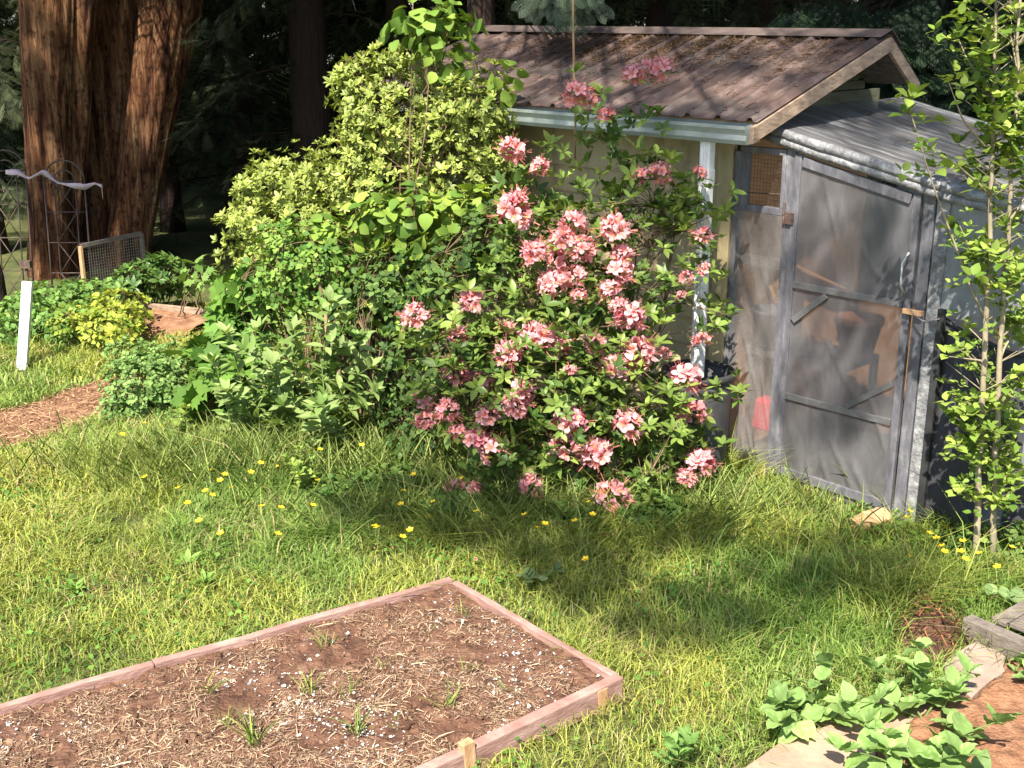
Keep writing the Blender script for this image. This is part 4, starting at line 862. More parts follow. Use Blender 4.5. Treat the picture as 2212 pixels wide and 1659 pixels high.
# ---------------------------------------------------------------- azalea
AZ_CL = [(1110, 462, 44), (1115, 440, 30), (1105, 328, 30), (1165, 362, 22), (1245, 205, 30), (1270, 212, 28), (1310, 248, 20), (1368, 163, 26), (1398, 158, 30), (1432, 150, 28), (1238, 488, 34), (1215, 522, 30), (1258, 540, 34), (1155, 548, 34), (1200, 565, 28), (1190, 612, 34), (1240, 598, 30), (1250, 640, 20),
         (1330, 498, 34), (1345, 552, 28), (1338, 588, 28), (1318, 628, 26), (1335, 660, 24), (1360, 690, 36), (1425, 375, 30), (1390, 380, 20), (1512, 375, 16), (1518, 512, 28), (1522, 582, 18), (1482, 602, 20), (1472, 638, 14), (1515, 737, 20), (898, 685, 36), (1020, 652, 32), (988, 725, 24), (1095, 708, 20), (1157, 735, 40), (1097, 766, 30), (1215, 755, 34), (1280, 745, 32), (1385, 770, 46), (1325, 800, 36), (985, 808, 36), (1045, 824, 28), (1478, 818, 38),
         (1128, 845, 34), (1112, 876, 32), (912, 868, 28), (968, 886, 28), (922, 908, 26), (1055, 897, 30), (1232, 915, 36), (1355, 918, 40), (1490, 895, 36), (987, 932, 20), (1030, 952, 28), (1070, 977, 34), (1217, 972, 34), (1288, 980, 40), (1513, 1000, 34), (1482, 1033, 26), (985, 1062, 28), (1025, 1062, 26), (1147, 1052, 30), (1322, 1075, 40), (1325, 1112, 22), (1435, 765, 18), (1232, 800, 16)]
def az_depth(x, y): return 6.72 + .62 * np.clip((880 - y) / 620, 0, 1) + .22 * ((x - 1230) / 360) ** 2
def floret_cluster(seed, nf, tone):
    rr = np.random.default_rng(seed); V = []; F = []; C = []
    for i in range(nf):
        z = 1 - 1.45 * (i + .5) / nf; a = i * 2.4 + rr.normal(0, .25); r = math.sqrt(max(0, 1 - z * z)); ax = np.array([r * math.cos(a), r * math.sin(a), z]) + rr.normal(0, .2, 3); ax = nrm(ax) * rr.uniform(.8, 1.2)
        u = nrm(np.cross(ax, rr.standard_normal(3))); v = np.cross(ax, u); b0 = ax * .34; ax = nrm(ax); tn = np.clip(rr.normal(tone + .08, .26), 0, 1)
        cp = np.array((0.57, 0.17, 0.225)) * (1 - tn) + np.array((0.74, 0.43, 0.465)) * tn
        ce = cp * .65 + np.array((.74, .52, .53)) * .35
        for k in range(5):
            q = 2 * PI * k / 5 + rr.normal(0, .1); d = u * math.cos(q) + v * math.sin(q); sd = np.cross(ax, d); o = len(V)
            thr = np.array((0.80, 0.26, 0.10)) if k == 0 else cp * np.array((1.0, .75, .62))
            L1 = rr.uniform(.6, .98); wv = rr.normal(0, .09, 6)
            V += [b0, b0 + ax * .30 + d * .12 - sd * .09, b0 + ax * .30 + d * .12 + sd * .09, b0 + ax * (.45 + wv[0]) + d * .36 * L1 - sd * .185, b0 + ax * (.40) + d * .36 * L1, b0 + ax * (.45 + wv[1]) + d * .36 * L1 + sd * .185,
                  b0 + ax * (.42 + wv[2]) + d * .55 * L1 - sd * .10, b0 + ax * (.40 + wv[3]) + d * .60 * L1 + sd * .0, b0 + ax * (.42 + wv[4]) + d * .55 * L1 + sd * .10]
            C += [cp * .8, thr, thr, cp, thr * .5 + cp * .5, cp, ce, ce, ce]
            F += [tuple(o + j for j in f) for f in ((0, 1, 2), (1, 3, 4), (1, 4, 2), (2, 4, 5), (3, 6, 4), (4, 6, 7), (4, 7, 8), (4, 8, 5))]
        for k in range(4):                              # stamens
            q = rr.random() * 6.28; d = u * math.cos(q) + v * math.sin(q); o = len(V); e = b0 + ax * 1.0 + d * .18 - Z * .05; m = b0 + ax * .3; s_ = np.cross(ax, d) * .008
            V += [m - s_, m + s_, e + s_, e - s_]; C += [np.array((.75, .28, .22))] * 4; F += [(o, o + 1, o + 2), (o, o + 2, o + 3)]
    return np.array(V) / 1.25, np.array(F), np.array(C)
def build_azalea():
    base = np.array([0.42, 7.1, 0]); t = thing('azalea_bush', 'azalea bush full of salmon pink flower clusters before the shed', 'azalea', base)
    cl = [(D(x, y, az_depth(x, y) + RN.normal(0, .04)), r) for x, y, r in AZ_CL]
    bl = [(1010, 820, 130, 150, 7.0, .28, 1.0), (1180, 850, 190, 190, 6.95, .34, 1.1), (1320, 870, 140, 170, 7.0, .30, 1.1), (1455, 900, 60, 90, 6.9, .15, .9), (1130, 660, 150, 120, 7.2, .3, .9), (1300, 640, 140, 120, 7.25, .25, .8), (1420, 1000, 120, 100, 6.95, .22, .9), (1150, 980, 170, 90, 6.9, .25, .8),
          (1220, 480, 160, 140, 7.4, .2, .85), (1400, 440, 120, 120, 7.45, .18, .85), (1340, 290, 80, 70, 7.5, .12, .55), (1280, 200, 40, 25, 7.5, .06, .8), (1500, 470, 70, 80, 7.25, .1, .8), (1545, 690, 40, 30, 7.2, .06, 1.2), (1560, 838, 40, 22, 7.0, .06, 1.2), (1440, 610, 50, 80, 7.25, .12, .5), (1540, 570, 30, 40, 7.2, .06, .8), (930, 720, 60, 60, 7.1, .15, .7), (1390, 1060, 50, 50, 6.7, .1, 1.0)]
    P, Nn = blobs(bl, 1650); P = P + RN.normal(0, .05, P.shape); P = P[P[:, 2] > .05]; Nn = rand_dir(len(P)) * .5 + Nn[:len(P)] * .3; ax = nrm(Nn + Z * .7)
    V1 = rosettes(LANCE, P, ax, 6, RN.uniform(.055, .105, len(P)), (0.05, 0.105, 0.022), (0.19, 0.26, 0.055), None, (.65, 1.35), .006, 1.0)
    PF = np.array([c for c, r in cl]); V2 = rosettes(LANCE, PF - Z * .03, nrm(rand_dir(len(PF)) * .3 + Z), 7, .085, (0.07, 0.14, 0.025), (0.20, 0.27, 0.06), None, (1.0, 1.6), .03, 1.0)
    V, F, C = merge([V1, V2]); mk('leaves', V, F, M['glossleaf'], t, col=C)
    tips = np.concatenate([PF - Z * .03, P[::1]])
    stems(base, tips, 20, .013, .004, .0025, 700, .15).build('stem', M['twig'], t, smooth=True)
    protos = []
    for i, (nf, tone) in enumerate(((13, .5), (12, .75), (16, .36), (10, .65), (14, .55), (8, .3))):
        v, f, c = floret_cluster(40 + i, nf, tone); protos.append(mk('flower_cluster', v, f, M['petal'], t, col=c, world=False))
    for i, (c, r) in enumerate(cl):
        small = r < 22; k = 5 if small else int(RN.integers(0, 5)); q = protos[k]
        if q.get('used'): o = q.copy(); COL.objects.link(o); o.parent = t
        else: o = q; o['used'] = 1
        s = r * np.linalg.norm(c - O3) / 2592 * RN.uniform(1.15, 1.45); o.location = Vector(c) - t.location; o.scale = (s, s, s * RN.uniform(.85, 1.1)); o.rotation_euler = (RN.normal(-.35, .25), RN.normal(0, .25), RN.random() * 6.28)
    for o in t.children:
        if 'used' in o: del o['used']
    # fallen petals in the grass below
    k = 150; p = np.stack([RN.normal(.55, .6, k), RN.normal(6.5, .22, k), RN.uniform(.02, .07, k)], 1)
    V, F, C = scatter(SMALLT, p, rand_dir(k), Z + .8 * rand_dir(k), RN.uniform(.015, .035, k), lerp_col((0.55, 0.16, 0.16), (0.70, 0.36, 0.30), RN.random(k)), wscale=1.2)
    tag(mk('fallen_petals', V, F, M['petal'], col=C), 'faded pink petals fallen in the grass below the azalea', 'petals', kind='stuff')
build_azalea()

# ---------------------------------------------------------------- big shrubs on the left of the azalea
def build_variegated():
    base = D(800, 700, 9.1); base[2] = 0
    t = thing('variegated_shrub', 'large yellow and cream variegated evergreen shrub against the shed', 'shrub', base)
    bl = [(900, 230, 150, 100, 9.1, .45, 1.2), (1030, 240, 75, 100, 8.7, .25, 1.2), (780, 200, 60, 75, 9.1, .3, 1.2), (800, 290, 80, 60, 9.0, .3, 1), (740, 160, 25, 25, 9.1, .1, 1), (840, 130, 40, 25, 9.1, .1, 1), (1000, 370, 110, 120, 8.9, .4, 1), (830, 370, 150, 110, 9.1, .5, 1.1), (660, 410, 110, 90, 9.3, .4, 1), (575, 400, 60, 60, 9.4, .3, 1), (560, 490, 80, 80, 9.2, .35, 1.1), (640, 530, 120, 100, 9.1, .4, .9), (800, 500, 150, 120, 9.2, .5, .7), (530, 580, 50, 70, 9.3, .3, .8), (950, 500, 110, 120, 9.0, .35, .8), (620, 640, 90, 70, 9.0, .3, .7), (880, 150, 50, 35, 9.1, .2, 1), (1080, 330, 30, 70, 8.7, .15, .9)]
    P, Nn = blobs(bl, 3800); P = P + RN.normal(0, .04, P.shape); ax = nrm(Nn * .8 + Z * .6)
    hi = P[:, 2] > 1.05
    V1 = rosettes(LANCE, P, ax, 8, RN.uniform(.035, .075, len(P)), (0.065, 0.125, 0.02), (0.27, 0.345, 0.05), (0.35, 0.385, 0.11), (.45, 1.3), .008, .95)
    mk('leaves', *V1[:2], M['glossleaf'], t, col=V1[2])
    stems(base, P, 22, .02, .005, .003, 500, .3).build('stem', M['twig'], t, smooth=True)
build_variegated()
def leafcloud(name, label, cat, base, bl, n, tpl, size, ca, cb, k=3, mat='leaf', mains=10, tilt=(.7, 1.4), edge=None, ws=1.0, r0=.01, stemm='twig', axz=.6, sr=.010):
    t = thing(name, label, cat, base); P, Nn = blobs(bl, n); ax = nrm(Nn * .8 + Z * axz)
    V, F, C = rosettes(tpl, P, ax, k, RN.uniform(size * .7, size * 1.2, len(P)), ca, cb, edge, tilt, r0, ws)
    mk('leaves', V, F, M[mat], t, col=C); stems(base, P, mains, sr, .003, .002, 300, .12).build('stem', M[stemm], t, smooth=True); return t
def gp(px, Y): p = D(px, 829, Y); p[2] = 0; return p
leafcloud('hazel_bush', 'broad round leaved hazel shoots growing through the variegated shrub', 'shrub', gp(880, 8.3), [(920, 470, 170, 80, 8.45, .25, .7), (800, 470, 60, 50, 8.4, .15, 1), (1050, 470, 60, 70, 8.35, .2, 1), (950, 560, 140, 60, 8.35, .25, .8), (870, 650, 120, 100, 8.4, .3, .6), (940, 55, 65, 60, 8.7, .12, .9), (860, 65, 25, 20, 8.7, .06, 1.0), (985, 45, 40, 25, 8.7, .06, 1), (1090, 180, 25, 35, 8.5, .08, .9), (960, 125, 60, 35, 8.7, .1, .7), (1080, 580, 60, 80, 8.2, .2, .7), (720, 520, 90, 60, 8.6, .2, .5)], 300, BROAD, .125, (0.09, 0.17, 0.03), (0.25, 0.35, 0.06), 3, tilt=(.8, 2.1), mains=18, r0=.04)
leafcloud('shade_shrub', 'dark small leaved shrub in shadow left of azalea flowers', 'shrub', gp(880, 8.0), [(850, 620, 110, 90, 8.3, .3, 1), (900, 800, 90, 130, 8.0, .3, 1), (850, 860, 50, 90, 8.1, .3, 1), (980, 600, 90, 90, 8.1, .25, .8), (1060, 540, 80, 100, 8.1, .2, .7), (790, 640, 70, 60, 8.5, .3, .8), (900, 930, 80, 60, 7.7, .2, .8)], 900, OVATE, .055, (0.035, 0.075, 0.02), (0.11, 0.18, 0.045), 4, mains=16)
leafcloud('currant_bush', 'fresh green small leaved bush under the variegated shrub', 'bush', gp(650, 8.7), [(620, 600, 110, 80, 8.6, .3, 1), (560, 640, 80, 60, 8.7, .3, 1), (700, 560, 90, 60, 8.5, .25, 1), (640, 520, 80, 50, 8.6, .2, 1), (720, 640, 60, 80, 8.5, .25, .9), (560, 720, 70, 60, 8.6, .3, .8)], 620, SMALLT, .055, (0.07, 0.16, 0.03), (0.20, 0.31, 0.06), 4, mains=14, ws=1.2)
leafcloud('maple_sapling', 'dark green maple sapling with big lobed leaves', 'sapling', gp(460, 8.7), [(515, 630, 40, 40, 8.6, .15, 1), (500, 720, 50, 60, 8.6, .2, 1.1), (450, 790, 50, 45, 8.5, .2, 1.1), (500, 800, 60, 70, 8.5, .2, 1), (440, 850, 45, 40, 8.4, .15, .8)], 60, LOBED, .18, (0.055, 0.13, 0.02), (0.14, 0.25, 0.045), 3, tilt=(.9, 1.5), mains=9)
leafcloud('columbine_clump', 'soft light green columbine clump beside the bare path', 'plant', gp(310, 8.9), [(310, 830, 90, 80, 8.8, .3, 1), (370, 780, 60, 50, 8.9, .25, 1), (280, 770, 50, 40, 9.0, .2, 1), (270, 880, 50, 40, 8.7, .2, 1), (390, 860, 60, 60, 8.7, .2, .8)], 900, SMALLT, .034, (0.11, 0.20, 0.055), (0.22, 0.33, 0.10), 5, mains=24, ws=1.5, stemm='greenstem', sr=.004)
leafcloud('low_shrub', 'low bright yellow green shrub right of the white post', 'shrub', gp(250, 11.0), [(240, 700, 80, 40, 10.8, .4, 1), (275, 700, 25, 35, 10.6, .3, 1), (180, 690, 70, 30, 11, .4, 1), (250, 660, 60, 30, 11.2, .3, 1)], 420, SMALLT, .065, (0.13, 0.22, 0.03), (0.36, 0.38, 0.06), 4, mains=16, ws=1.0)
leafcloud('weed_patch', 'fresh green leafy weeds in front of the trellis', 'weeds', gp(140, 11.6), [(120, 650, 90, 35, 11.6, .4, 1), (200, 640, 80, 30, 11.8, .4, 1), (60, 680, 60, 40, 11.2, .3, 1), (30, 720, 50, 40, 10.8, .3, .8), (140, 700, 90, 40, 11.0, .3, .8)], 900, SMALLT, .06, (0.08, 0.17, 0.035), (0.18, 0.29, 0.07), 4, mains=20, ws=1.3, stemm='greenstem', sr=.004)
leafcloud('laurel_bush', 'small glossy dark leaved laurel beside the wire mesh panel', 'bush', gp(330, 12.0), [(330, 590, 70, 35, 12.0, .3, 1), (290, 610, 50, 30, 11.8, .25, 1), (340, 615, 60, 20, 12.2, .2, .8)], 150, LANCE, .11, (0.05, 0.11, 0.025), (0.13, 0.21, 0.05), 6, 'glossleaf', mains=10)
leafcloud('grape_vine', 'pale broad leaved vine behind the far plank', 'vine', gp(425, 11.5), [(430, 590, 30, 22, 11.3, .12, 1), (400, 622, 35, 15, 12.2, .15, 1)], 22, LOBED, .12, (0.12, 0.22, 0.05), (0.23, 0.34, 0.09), 2, mains=6)
c = gp(600, 8.45); tips = np.array([D(x, y, 8.0 + RN.normal(0, .22)) for x, y in ((470, 790), (500, 730), (540, 760), (570, 720), (600, 790), (640, 720), (690, 690), (720, 660), (750, 700), (780, 740), (800, 800), (660, 800), (720, 800), (560, 850), (620, 880), (500, 850), (700, 880), (780, 880), (810, 850), (650, 760), (590, 830), (540, 900), (740, 760))])
leafy_plant('leafy_perennial', 'tall leafy perennial with lance shaped leaves before the shrubs', 'perennial', G(640, 960), tips + np.array([0, -.12, .05]), LANCE, .20, (0.13, 0.215, 0.05), (0.27, 0.35, 0.13), per=9, k=3, start=.2, spread=.30, wscale=.9, droop_tilt=(.8, 1.35), stem_r=.006, topk=6)
c = G(395, 945); leafy_plant('lettuce_weed', 'pale yellow green leafy weed at the foot of the perennial', 'weed', c, tips_around(c, .22, .09, 4), OVATE, .10, (0.20, 0.28, 0.06), (0.30, 0.38, 0.10), per=4, k=2, start=.3)
c = G(665, 1085); leafy_plant('nipplewort', 'pale green leafy weed among the buttercups', 'weed', c, tips_around(c, .30, .15, 7), OVATE, .075, (0.16, 0.25, 0.05), (0.28, 0.36, 0.08), per=6, k=3, start=.2)
# bare cane rising from the perennial
mb = MB(); mb.tube([D(703, 672, 8.3), D(690, 610, 8.3), D(678, 560, 8.3)], [.012, .011, .010], 8); mb.tube([gp(712, 8.3), D(703, 672, 8.3)], [.013, .012], 8)
tag(mb.build('bare_cane', M['rope'], smooth=True), 'bare brown stem standing above the tall leafy perennial', 'cane')
# stone in the long grass
def rock(px, py, r, lab):
    c = G(px, py); n = 12; V = []; F = []
    for i in range(n + 1):
        for j in range(2 * n):
            th = PI * i / n; ph = PI * j / n; k = 1 + .25 * (float(vnoise(np.array(math.cos(ph) * math.sin(th) * 2 + 5), np.array(math.sin(ph) * math.sin(th) * 2 + math.cos(th) * 2 + 9))) - .5)
            V.append((c[0] + r[0] * k * math.sin(th) * math.cos(ph), c[1] + r[1] * k * math.sin(th) * math.sin(ph), r[2] * .25 + r[2] * k * math.cos(th)))
    for i in range(n):
        for j in range(2 * n): F.append((i * 2 * n + j, i * 2 * n + (j + 1) % (2 * n), (i + 1) * 2 * n + (j + 1) % (2 * n), (i + 1) * 2 * n + j))
    tag(mk('rock', V, F, M['rock']), lab, 'rock')
rock(450, 985, (.17, .12, .075), 'grey rock in the shade below the tall perennial')

# ---------------------------------------------------------------- apple saplings on the right
def build_apples():
    specs = [('apple sapling with two slim pale stems, left of the pair', [(2104, 1235), (2118, 950), (2128, 760), (2138, 560), (2142, 350), (2148, 150), (2150, -20)], 6.5,
              [((2125, 700), (2060, 520), (2015, 400), (1985, 300), (1950, 190)), ((2120, 900), (2060, 880)), ((2128, 780), (2050, 770)), ((2115, 980), (2070, 960)), ((2140, 420), (2060, 350), (2000, 330)), ((2130, 620), (2070, 480)), ((2110, 1080), (2080, 1050)), ((2145, 200), (2090, 130), (2060, 60)), ((2148, 100), (2100, 30)), ((2140, 330), (2080, 260), (2050, 180))]),
             ('apple sapling at the frame edge, its crown densest and brightest', [(2140, 1235), (2152, 980), (2160, 800), (2172, 600), (2185, 400), (2195, 200), (2205, -20)], 6.6,
              [((2165, 760), (2205, 690)), ((2170, 640), (2215, 560)), ((2160, 860), (2200, 820)), ((2180, 480), (2230, 400)), ((2188, 350), (2170, 260)), ((2198, 150), (2180, 60)), ((2155, 950), (2195, 900)), ((2150, 1060), (2185, 1010)), ((2200, 100), (2240, 20)), ((2190, 300), (2250, 240))])]
    for lab, tr, Y, br in specs:
        base = G(*tr[0]); t = thing('apple_sapling', lab, 'apple tree', base, group='young apple trees')
        Y = base[1]
        mb = MB(); p = np.array([base] + [D(x, y, Y) for x, y in tr[1:]]); q = np.linspace(0, 1, len(p)); qq = np.linspace(0, 1, 24)
        p = np.stack([np.interp(qq, q, p[:, i]) for i in range(3)], 1); p[1:-1] += RN.normal(0, .004, (22, 3)); mb.tube(p, np.linspace(.019, .006, 24), 10); mb.build('trunk', M['palebark'], t, smooth=True)
        mb = MB(); pts = [p[5:]]; mb.tube(p, np.linspace(.012, .004, 24), 6)
        for b in br:
            dy = RN.normal(0, .12); n = len(b); bp = np.array([D(x, y, Y + dy * i / max(1, n - 1)) for i, (x, y) in enumerate(b)]); q = np.linspace(0, 1, n); qq = np.linspace(0, 1, 10)
            bp = np.stack([np.interp(qq, q, bp[:, i]) for i in range(3)], 1); bp[0] = p[int(np.argmin(np.linalg.norm(p - bp[0], axis=1)))]; mb.tube(bp, np.linspace(.007, .002, 10), 6); pts.append(bp); pts.append(bp[4:])
        # short spurs all round the stem
        sp = []
        for k in range(120):
            i = int(RN.integers(2, 24)); a = RN.random() * 2 * PI; l = RN.uniform(.04, .20); e = p[i] + np.array([math.cos(a) * l, math.sin(a) * l, l * .7]); mb.tube([p[i], e], [.003, .0015], 4, False); sp += [e, p[i] + (e - p[i]) * .6]
        mb.build('branch', M['palebark'], t, smooth=True)
        C_ = np.concatenate(pts + [np.array(sp)]); C_ = C_ + RN.normal(0, .03, C_.shape); C_ = C_[(fbm(C_[:, 2] * 2.6 + C_[:, 0] * 3, C_[:, 1] * 5, 2) > .38)]
        C_ = C_[C_[:, 2] > .12]; up = C_[C_[:, 2] > 1.6]; C_ = np.concatenate([C_, up[::3] + RN.normal(0, .09, up[::3].shape)])
        V, F, C = rosettes(OVATE, C_, nrm(Z + .5 * rand_dir(len(C_))), 4, RN.uniform(.035, .085, len(C_)), (0.10, 0.18, 0.028), (0.29, 0.37, 0.075), None, (.5, 1.7), .012, 1.0)
        mk('leaves', V, F, M['leaf'], t, col=C)
build_apples()
leafcloud('azalea_undergrowth', 'shaded green buttercup leaves and weeds at the azalea foot', 'weeds', G(1150, 1120), [(1000, 1090, 120, 30, 6.75, .2, 1), (1200, 1110, 140, 30, 6.65, .2, 1), (1400, 1110, 90, 40, 6.6, .2, 1), (850, 1050, 90, 40, 7.1, .2, 1), (700, 1060, 80, 40, 7.15, .2, .8)], 1000, SMALLT, .05, (0.05, 0.11, 0.022), (0.14, 0.22, 0.05), 4, mains=20, stemm='greenstem', sr=.003, ws=1.4)
leafcloud('sapling_undergrowth', 'leafy weeds round the feet of the apple saplings', 'weeds', G(2130, 1240), [(2120, 1180, 60, 60, 6.15, .12, 1), (2130, 1260, 50, 60, 6.0, .12, 1), (2060, 1190, 50, 40, 6.2, .12, .5), (2190, 1190, 40, 60, 6.1, .12, .8)], 260, OVATE, .05, (0.06, 0.12, 0.025), (0.17, 0.24, 0.06), 4, mains=14, stemm='greenstem', sr=.004)

# ---------------------------------------------------------------- big cedar and things beside it
def build_cedar():
    base = G(200, 600); base[1] += .75
    t = thing('giant_cedar', 'massive reddish cedar with three fused fluted stems', 'tree', (base[0], base[1], 0))
    Y = base[1]; nA, nZ = 110, 110; V = []; F = []
    # (bottom px, bottom half width, top px, top half width, depth shift)
    st = [(116, 42, 122, 72, -.50), (208, 40, 250, 52, .20), (276, 38, 374, 56, .05), (235, 60, 300, 85, .75)]
    zt = 9.0
    for si, (xb, wb, xt, wt, dy) in enumerate(st):
        pb = D(xb, 600, Y + dy); pt = D(xt, 0, Y + dy); s = np.linalg.norm(pb - O3) / 2592; o = len(V)
        for j in range(nZ):
            z = -.1 + (zt + .1) * (j / (nZ - 1)) ** 1.3; q = z / pt[2]; cx_ = pb[0] + (pt[0] - pb[0]) * min(q, 1.6); R0 = (wb + (wt - wb) * min(1, max(0, q))) * s; R0 *= 1 + .28 * math.exp(-max(0, z) / .35); R0 *= 1 - .05 * max(0, z - 3)
            for i in range(nA):
                a = 2 * PI * i / nA; tw = a + z * .10
                fl = .10 * math.sin(3 * tw + si * 2) + .05 * math.sin(7 * tw + 1 + si) + .10 * (float(vnoise(np.array(a * 3.5 + si * 9 + 30), np.array(z * .55 + 4))) - .5) + .10 * (float(vnoise(np.array(a * 9 + si * 5 + 30), np.array(z * .8 + 14))) - .5) + .05 * (float(vnoise(np.array(a * 22 + si * 5 + 30), np.array(z * 1.6 + 14))) - .5)
                R = R0 * (1 + fl * 1.15); V.append((cx_ + R * math.cos(a), Y + dy + R * math.sin(a) * .95, z))
        for j in range(nZ - 1):
            for i in range(nA): F.append((o + j * nA + i, o + j * nA + (i + 1) % nA, o + (j + 1) * nA + (i + 1) % nA, o + (j + 1) * nA + i))
    mk('trunk', V, F, M['bark'], t)
    return t, Y
CEDAR, CY = build_cedar()

def crown_cards(cs, n, size, r, ca, cb, tpl=None):
    cs = np.asarray(cs); k = max(1, n // len(cs)); P = np.repeat(cs[:, :3], k, 0); rr = np.repeat(cs[:, 3], k)
    d = rand_dir(len(P)); P = P + d * (RN.random(len(P)) ** .5 * rr)[:, None] * np.array([1, 1, .55]); dr = d.copy(); dr[:, 2] = dr[:, 2] * .3 - .35
    return scatter(tpl or FROND_LO, P, dr, Z + .5 * rand_dir(len(P)), size * RN.uniform(.7, 1.3, len(P)), lerp_col(ca, cb, RN.random(len(P))))
def crown_above(t, c, z0, z1, R, n, ca=(0.02, 0.04, 0.015), cb=(0.06, 0.09, 0.035), extra=(), size=.9, front=0.0):
    cs = []
    for k in range(26):
        a = k * 2.4; f = (k + .5) / 26; z = z0 + (z1 - z0) * f; r = R * (1 - .55 * f) * RN.uniform(.35, .9); cs.append((c[0] + r * math.cos(a), c[1] + r * math.sin(a) - front, z, R * .42))
    cs += list(extra)
    v = crown_cards(cs, n, size, R, ca, cb); mk('crown', v[0], v[1], M['needle'], t, col=v[2])
crown_above(CEDAR, (CEDAR.location[0], CY + 3.2), 6.5, 13, 3.6, 2200)

def droop_branches(c, zs, reach, n, ca, cb, strands=70, ylim=None):
    """low limbs with hanging twigs"""
    parts = []; mb = MB()
    for k in range(n):
        z = RN.uniform(*zs); a = RN.random() * 2 * PI; r = reach * RN.uniform(.5, 1.1); e = np.array([c[0] + r * math.cos(a), c[1] + r * math.sin(a), z - r * RN.uniform(.15, .45)])
        b = np.array([c[0], c[1], z]); p = bend(b, e, 7, .12 * r, .02); mb.tube(p, np.linspace(.02, .005, 7), 5, False)
        q = RN.random(strands) ** .7; P = np.stack([np.interp(q, np.linspace(0, 1, 7), p[:, i]) for i in range(3)], 1) + RN.normal(0, .07, (strands, 3))
        dd = nrm(np.stack([np.full(strands, math.cos(a)) + RN.normal(0, .7, strands), np.full(strands, math.sin(a)) + RN.normal(0, .7, strands), RN.uniform(-.9, .1, strands)], 1))
        parts.append(scatter(FROND_LO, P, dd, Z + .4 * rand_dir(strands), RN.uniform(.10, .30, strands), lerp_col(ca, cb, RN.random(strands) ** 2), wscale=.6, jit=.3))
    return mb, merge(parts)
def conifer(px, Y, r, lab, name='conifer_tree', reach=1.8, nb=26, zs=(.6, 4.6), ca=(0.012, 0.020, 0.008), cb=(0.14, 0.165, 0.085), lean=0, strands=130, crownR=3.0, bark='darkbark', cz=4.9, front=2.0):
    c = gp(px, Y); t = thing(name, lab, 'tree', c)
    mb = MB(); zz = np.linspace(-.05, 9, 14); mb.tube([(c[0] + lean * z, c[1], z) for z in zz], [r * (1 + .35 * math.exp(-max(z, 0) / .3)) * (1 - .05 * z) for z in zz], 16); mb.build('trunk', M[bark], t, smooth=True)
    mb, v = droop_branches(c, zs, reach, nb, ca, cb, strands); mb.build('branch', M['darkbark'], t); mk('leaves', v[0], v[1], M['needle'], t, col=v[2])
    crown_above(t, c, cz, 12, crownR, 2300, front=front)
    return t
GRP = 'dark conifers behind the garden'
for px, Y, r, lab, kw in ((700, 15.8, .27, 'thick dark trunked conifer just behind the variegated shrub', dict(nb=14, reach=2.2)), (402, 17.0, .14, 'slim dark conifer trunk right of the giant cedar', dict(nb=30, reach=2.4, front=0.0)),
                          (28, 15.4, .13, 'narrow dark conifer left of the giant cedar', dict(nb=14, reach=1.5, front=-1.5, crownR=1.8, cz=7)), (560, 17.5, .16, 'conifer with hanging branches between slim and thick trunks', dict(nb=34, reach=2.4)),
                          (880, 16.5, .18, 'conifer with drooping twigs behind the hazel shoots', dict(nb=30, reach=2.2)), (1400, 17.0, .22, 'dark conifer behind the middle of the shed ridge', dict(nb=30, reach=2.5)), (1600, 15.5, .2, 'dark conifer right of the middle above the shed ridge', dict(nb=26, reach=2.2)), (1180, 19.0, .2, 'dark conifer far behind the left end of the ridge', dict(nb=26, reach=2.4)), (-150, 18, .2, 'conifer at the far left edge of the wood', dict(nb=24, reach=2.4, front=0.0))):
    tag(conifer(px, Y, r, lab, **kw), group=GRP)

# far wood, a mass of leaves beyond the conifers
def far_wood():
    n = 15000; x = RN.uniform(-16, 16, n); y = RN.uniform(20, 26, n); z = RN.uniform(0, 9, n) ** 1.0
    pos = np.stack([x, y, z], 1); d = rand_dir(n); d[:, 2] -= .3
    V1 = scatter(FROND_LO, pos, d, rand_dir(n), RN.uniform(.5, 1.0, n), lerp_col((0.02, 0.034, 0.012), (0.20, 0.23, 0.11), RN.random(n) ** 3), jit=.3, wscale=1.2)  # the few pale fronds carry sunlit glimpses in their colour
    n = 9000; pos = np.stack([RN.uniform(-16, 16, n), RN.uniform(22, 27, n), RN.uniform(0, 10, n)], 1)
    V2 = scatter(OVATE, pos, rand_dir(n), rand_dir(n), RN.uniform(.35, .8, n), lerp_col((0.01, 0.016, 0.008), (0.03, 0.045, 0.02), RN.random(n)), wscale=1.3)
    v = merge([V1, V2]); tag(mk('woodland', v[0], v[1], M['needle'], col=v[2]), 'dense shadowy woodland beyond the conifers', 'woodland', kind='stuff')
far_wood()

def frond_tree(name, px, Y, lab, bl, n, size, ca, cb, r=.2):
    c = gp(px, Y); t = thing(name, lab, 'tree', c); mb = MB(); zz = np.linspace(-.05, 9, 12); mb.tube([(c[0], c[1], z) for z in zz], [r * (1 - .05 * z) for z in zz], 14); mb.build('trunk', M['darkbark'], t, smooth=True)
    P, Nn = blobs(bl, n); d = nrm(np.stack([Nn[:, 0] * 1.0, Nn[:, 1] - .5, -np.abs(Nn[:, 2]) * .6 - .7], 1)); V, F, C = scatter(FROND, P, d, Z * 1.0 - np.array([0, .7, 0]) + .5 * rand_dir(len(P)), RN.uniform(.6, 1.2, len(P)) * size, lerp_col(ca, cb, RN.random(len(P))), jit=.25)
    mk('leaves', V, F, M['needle'], t, col=C); 
    mb = MB()
    for p in P[::6]: mb.tube(bend((c[0], c[1], p[2] + .5), p, 5, .1, .02), np.linspace(.018, .004, 5), 5, False)
    mb.build('branch', M['darkbark'], t); return t
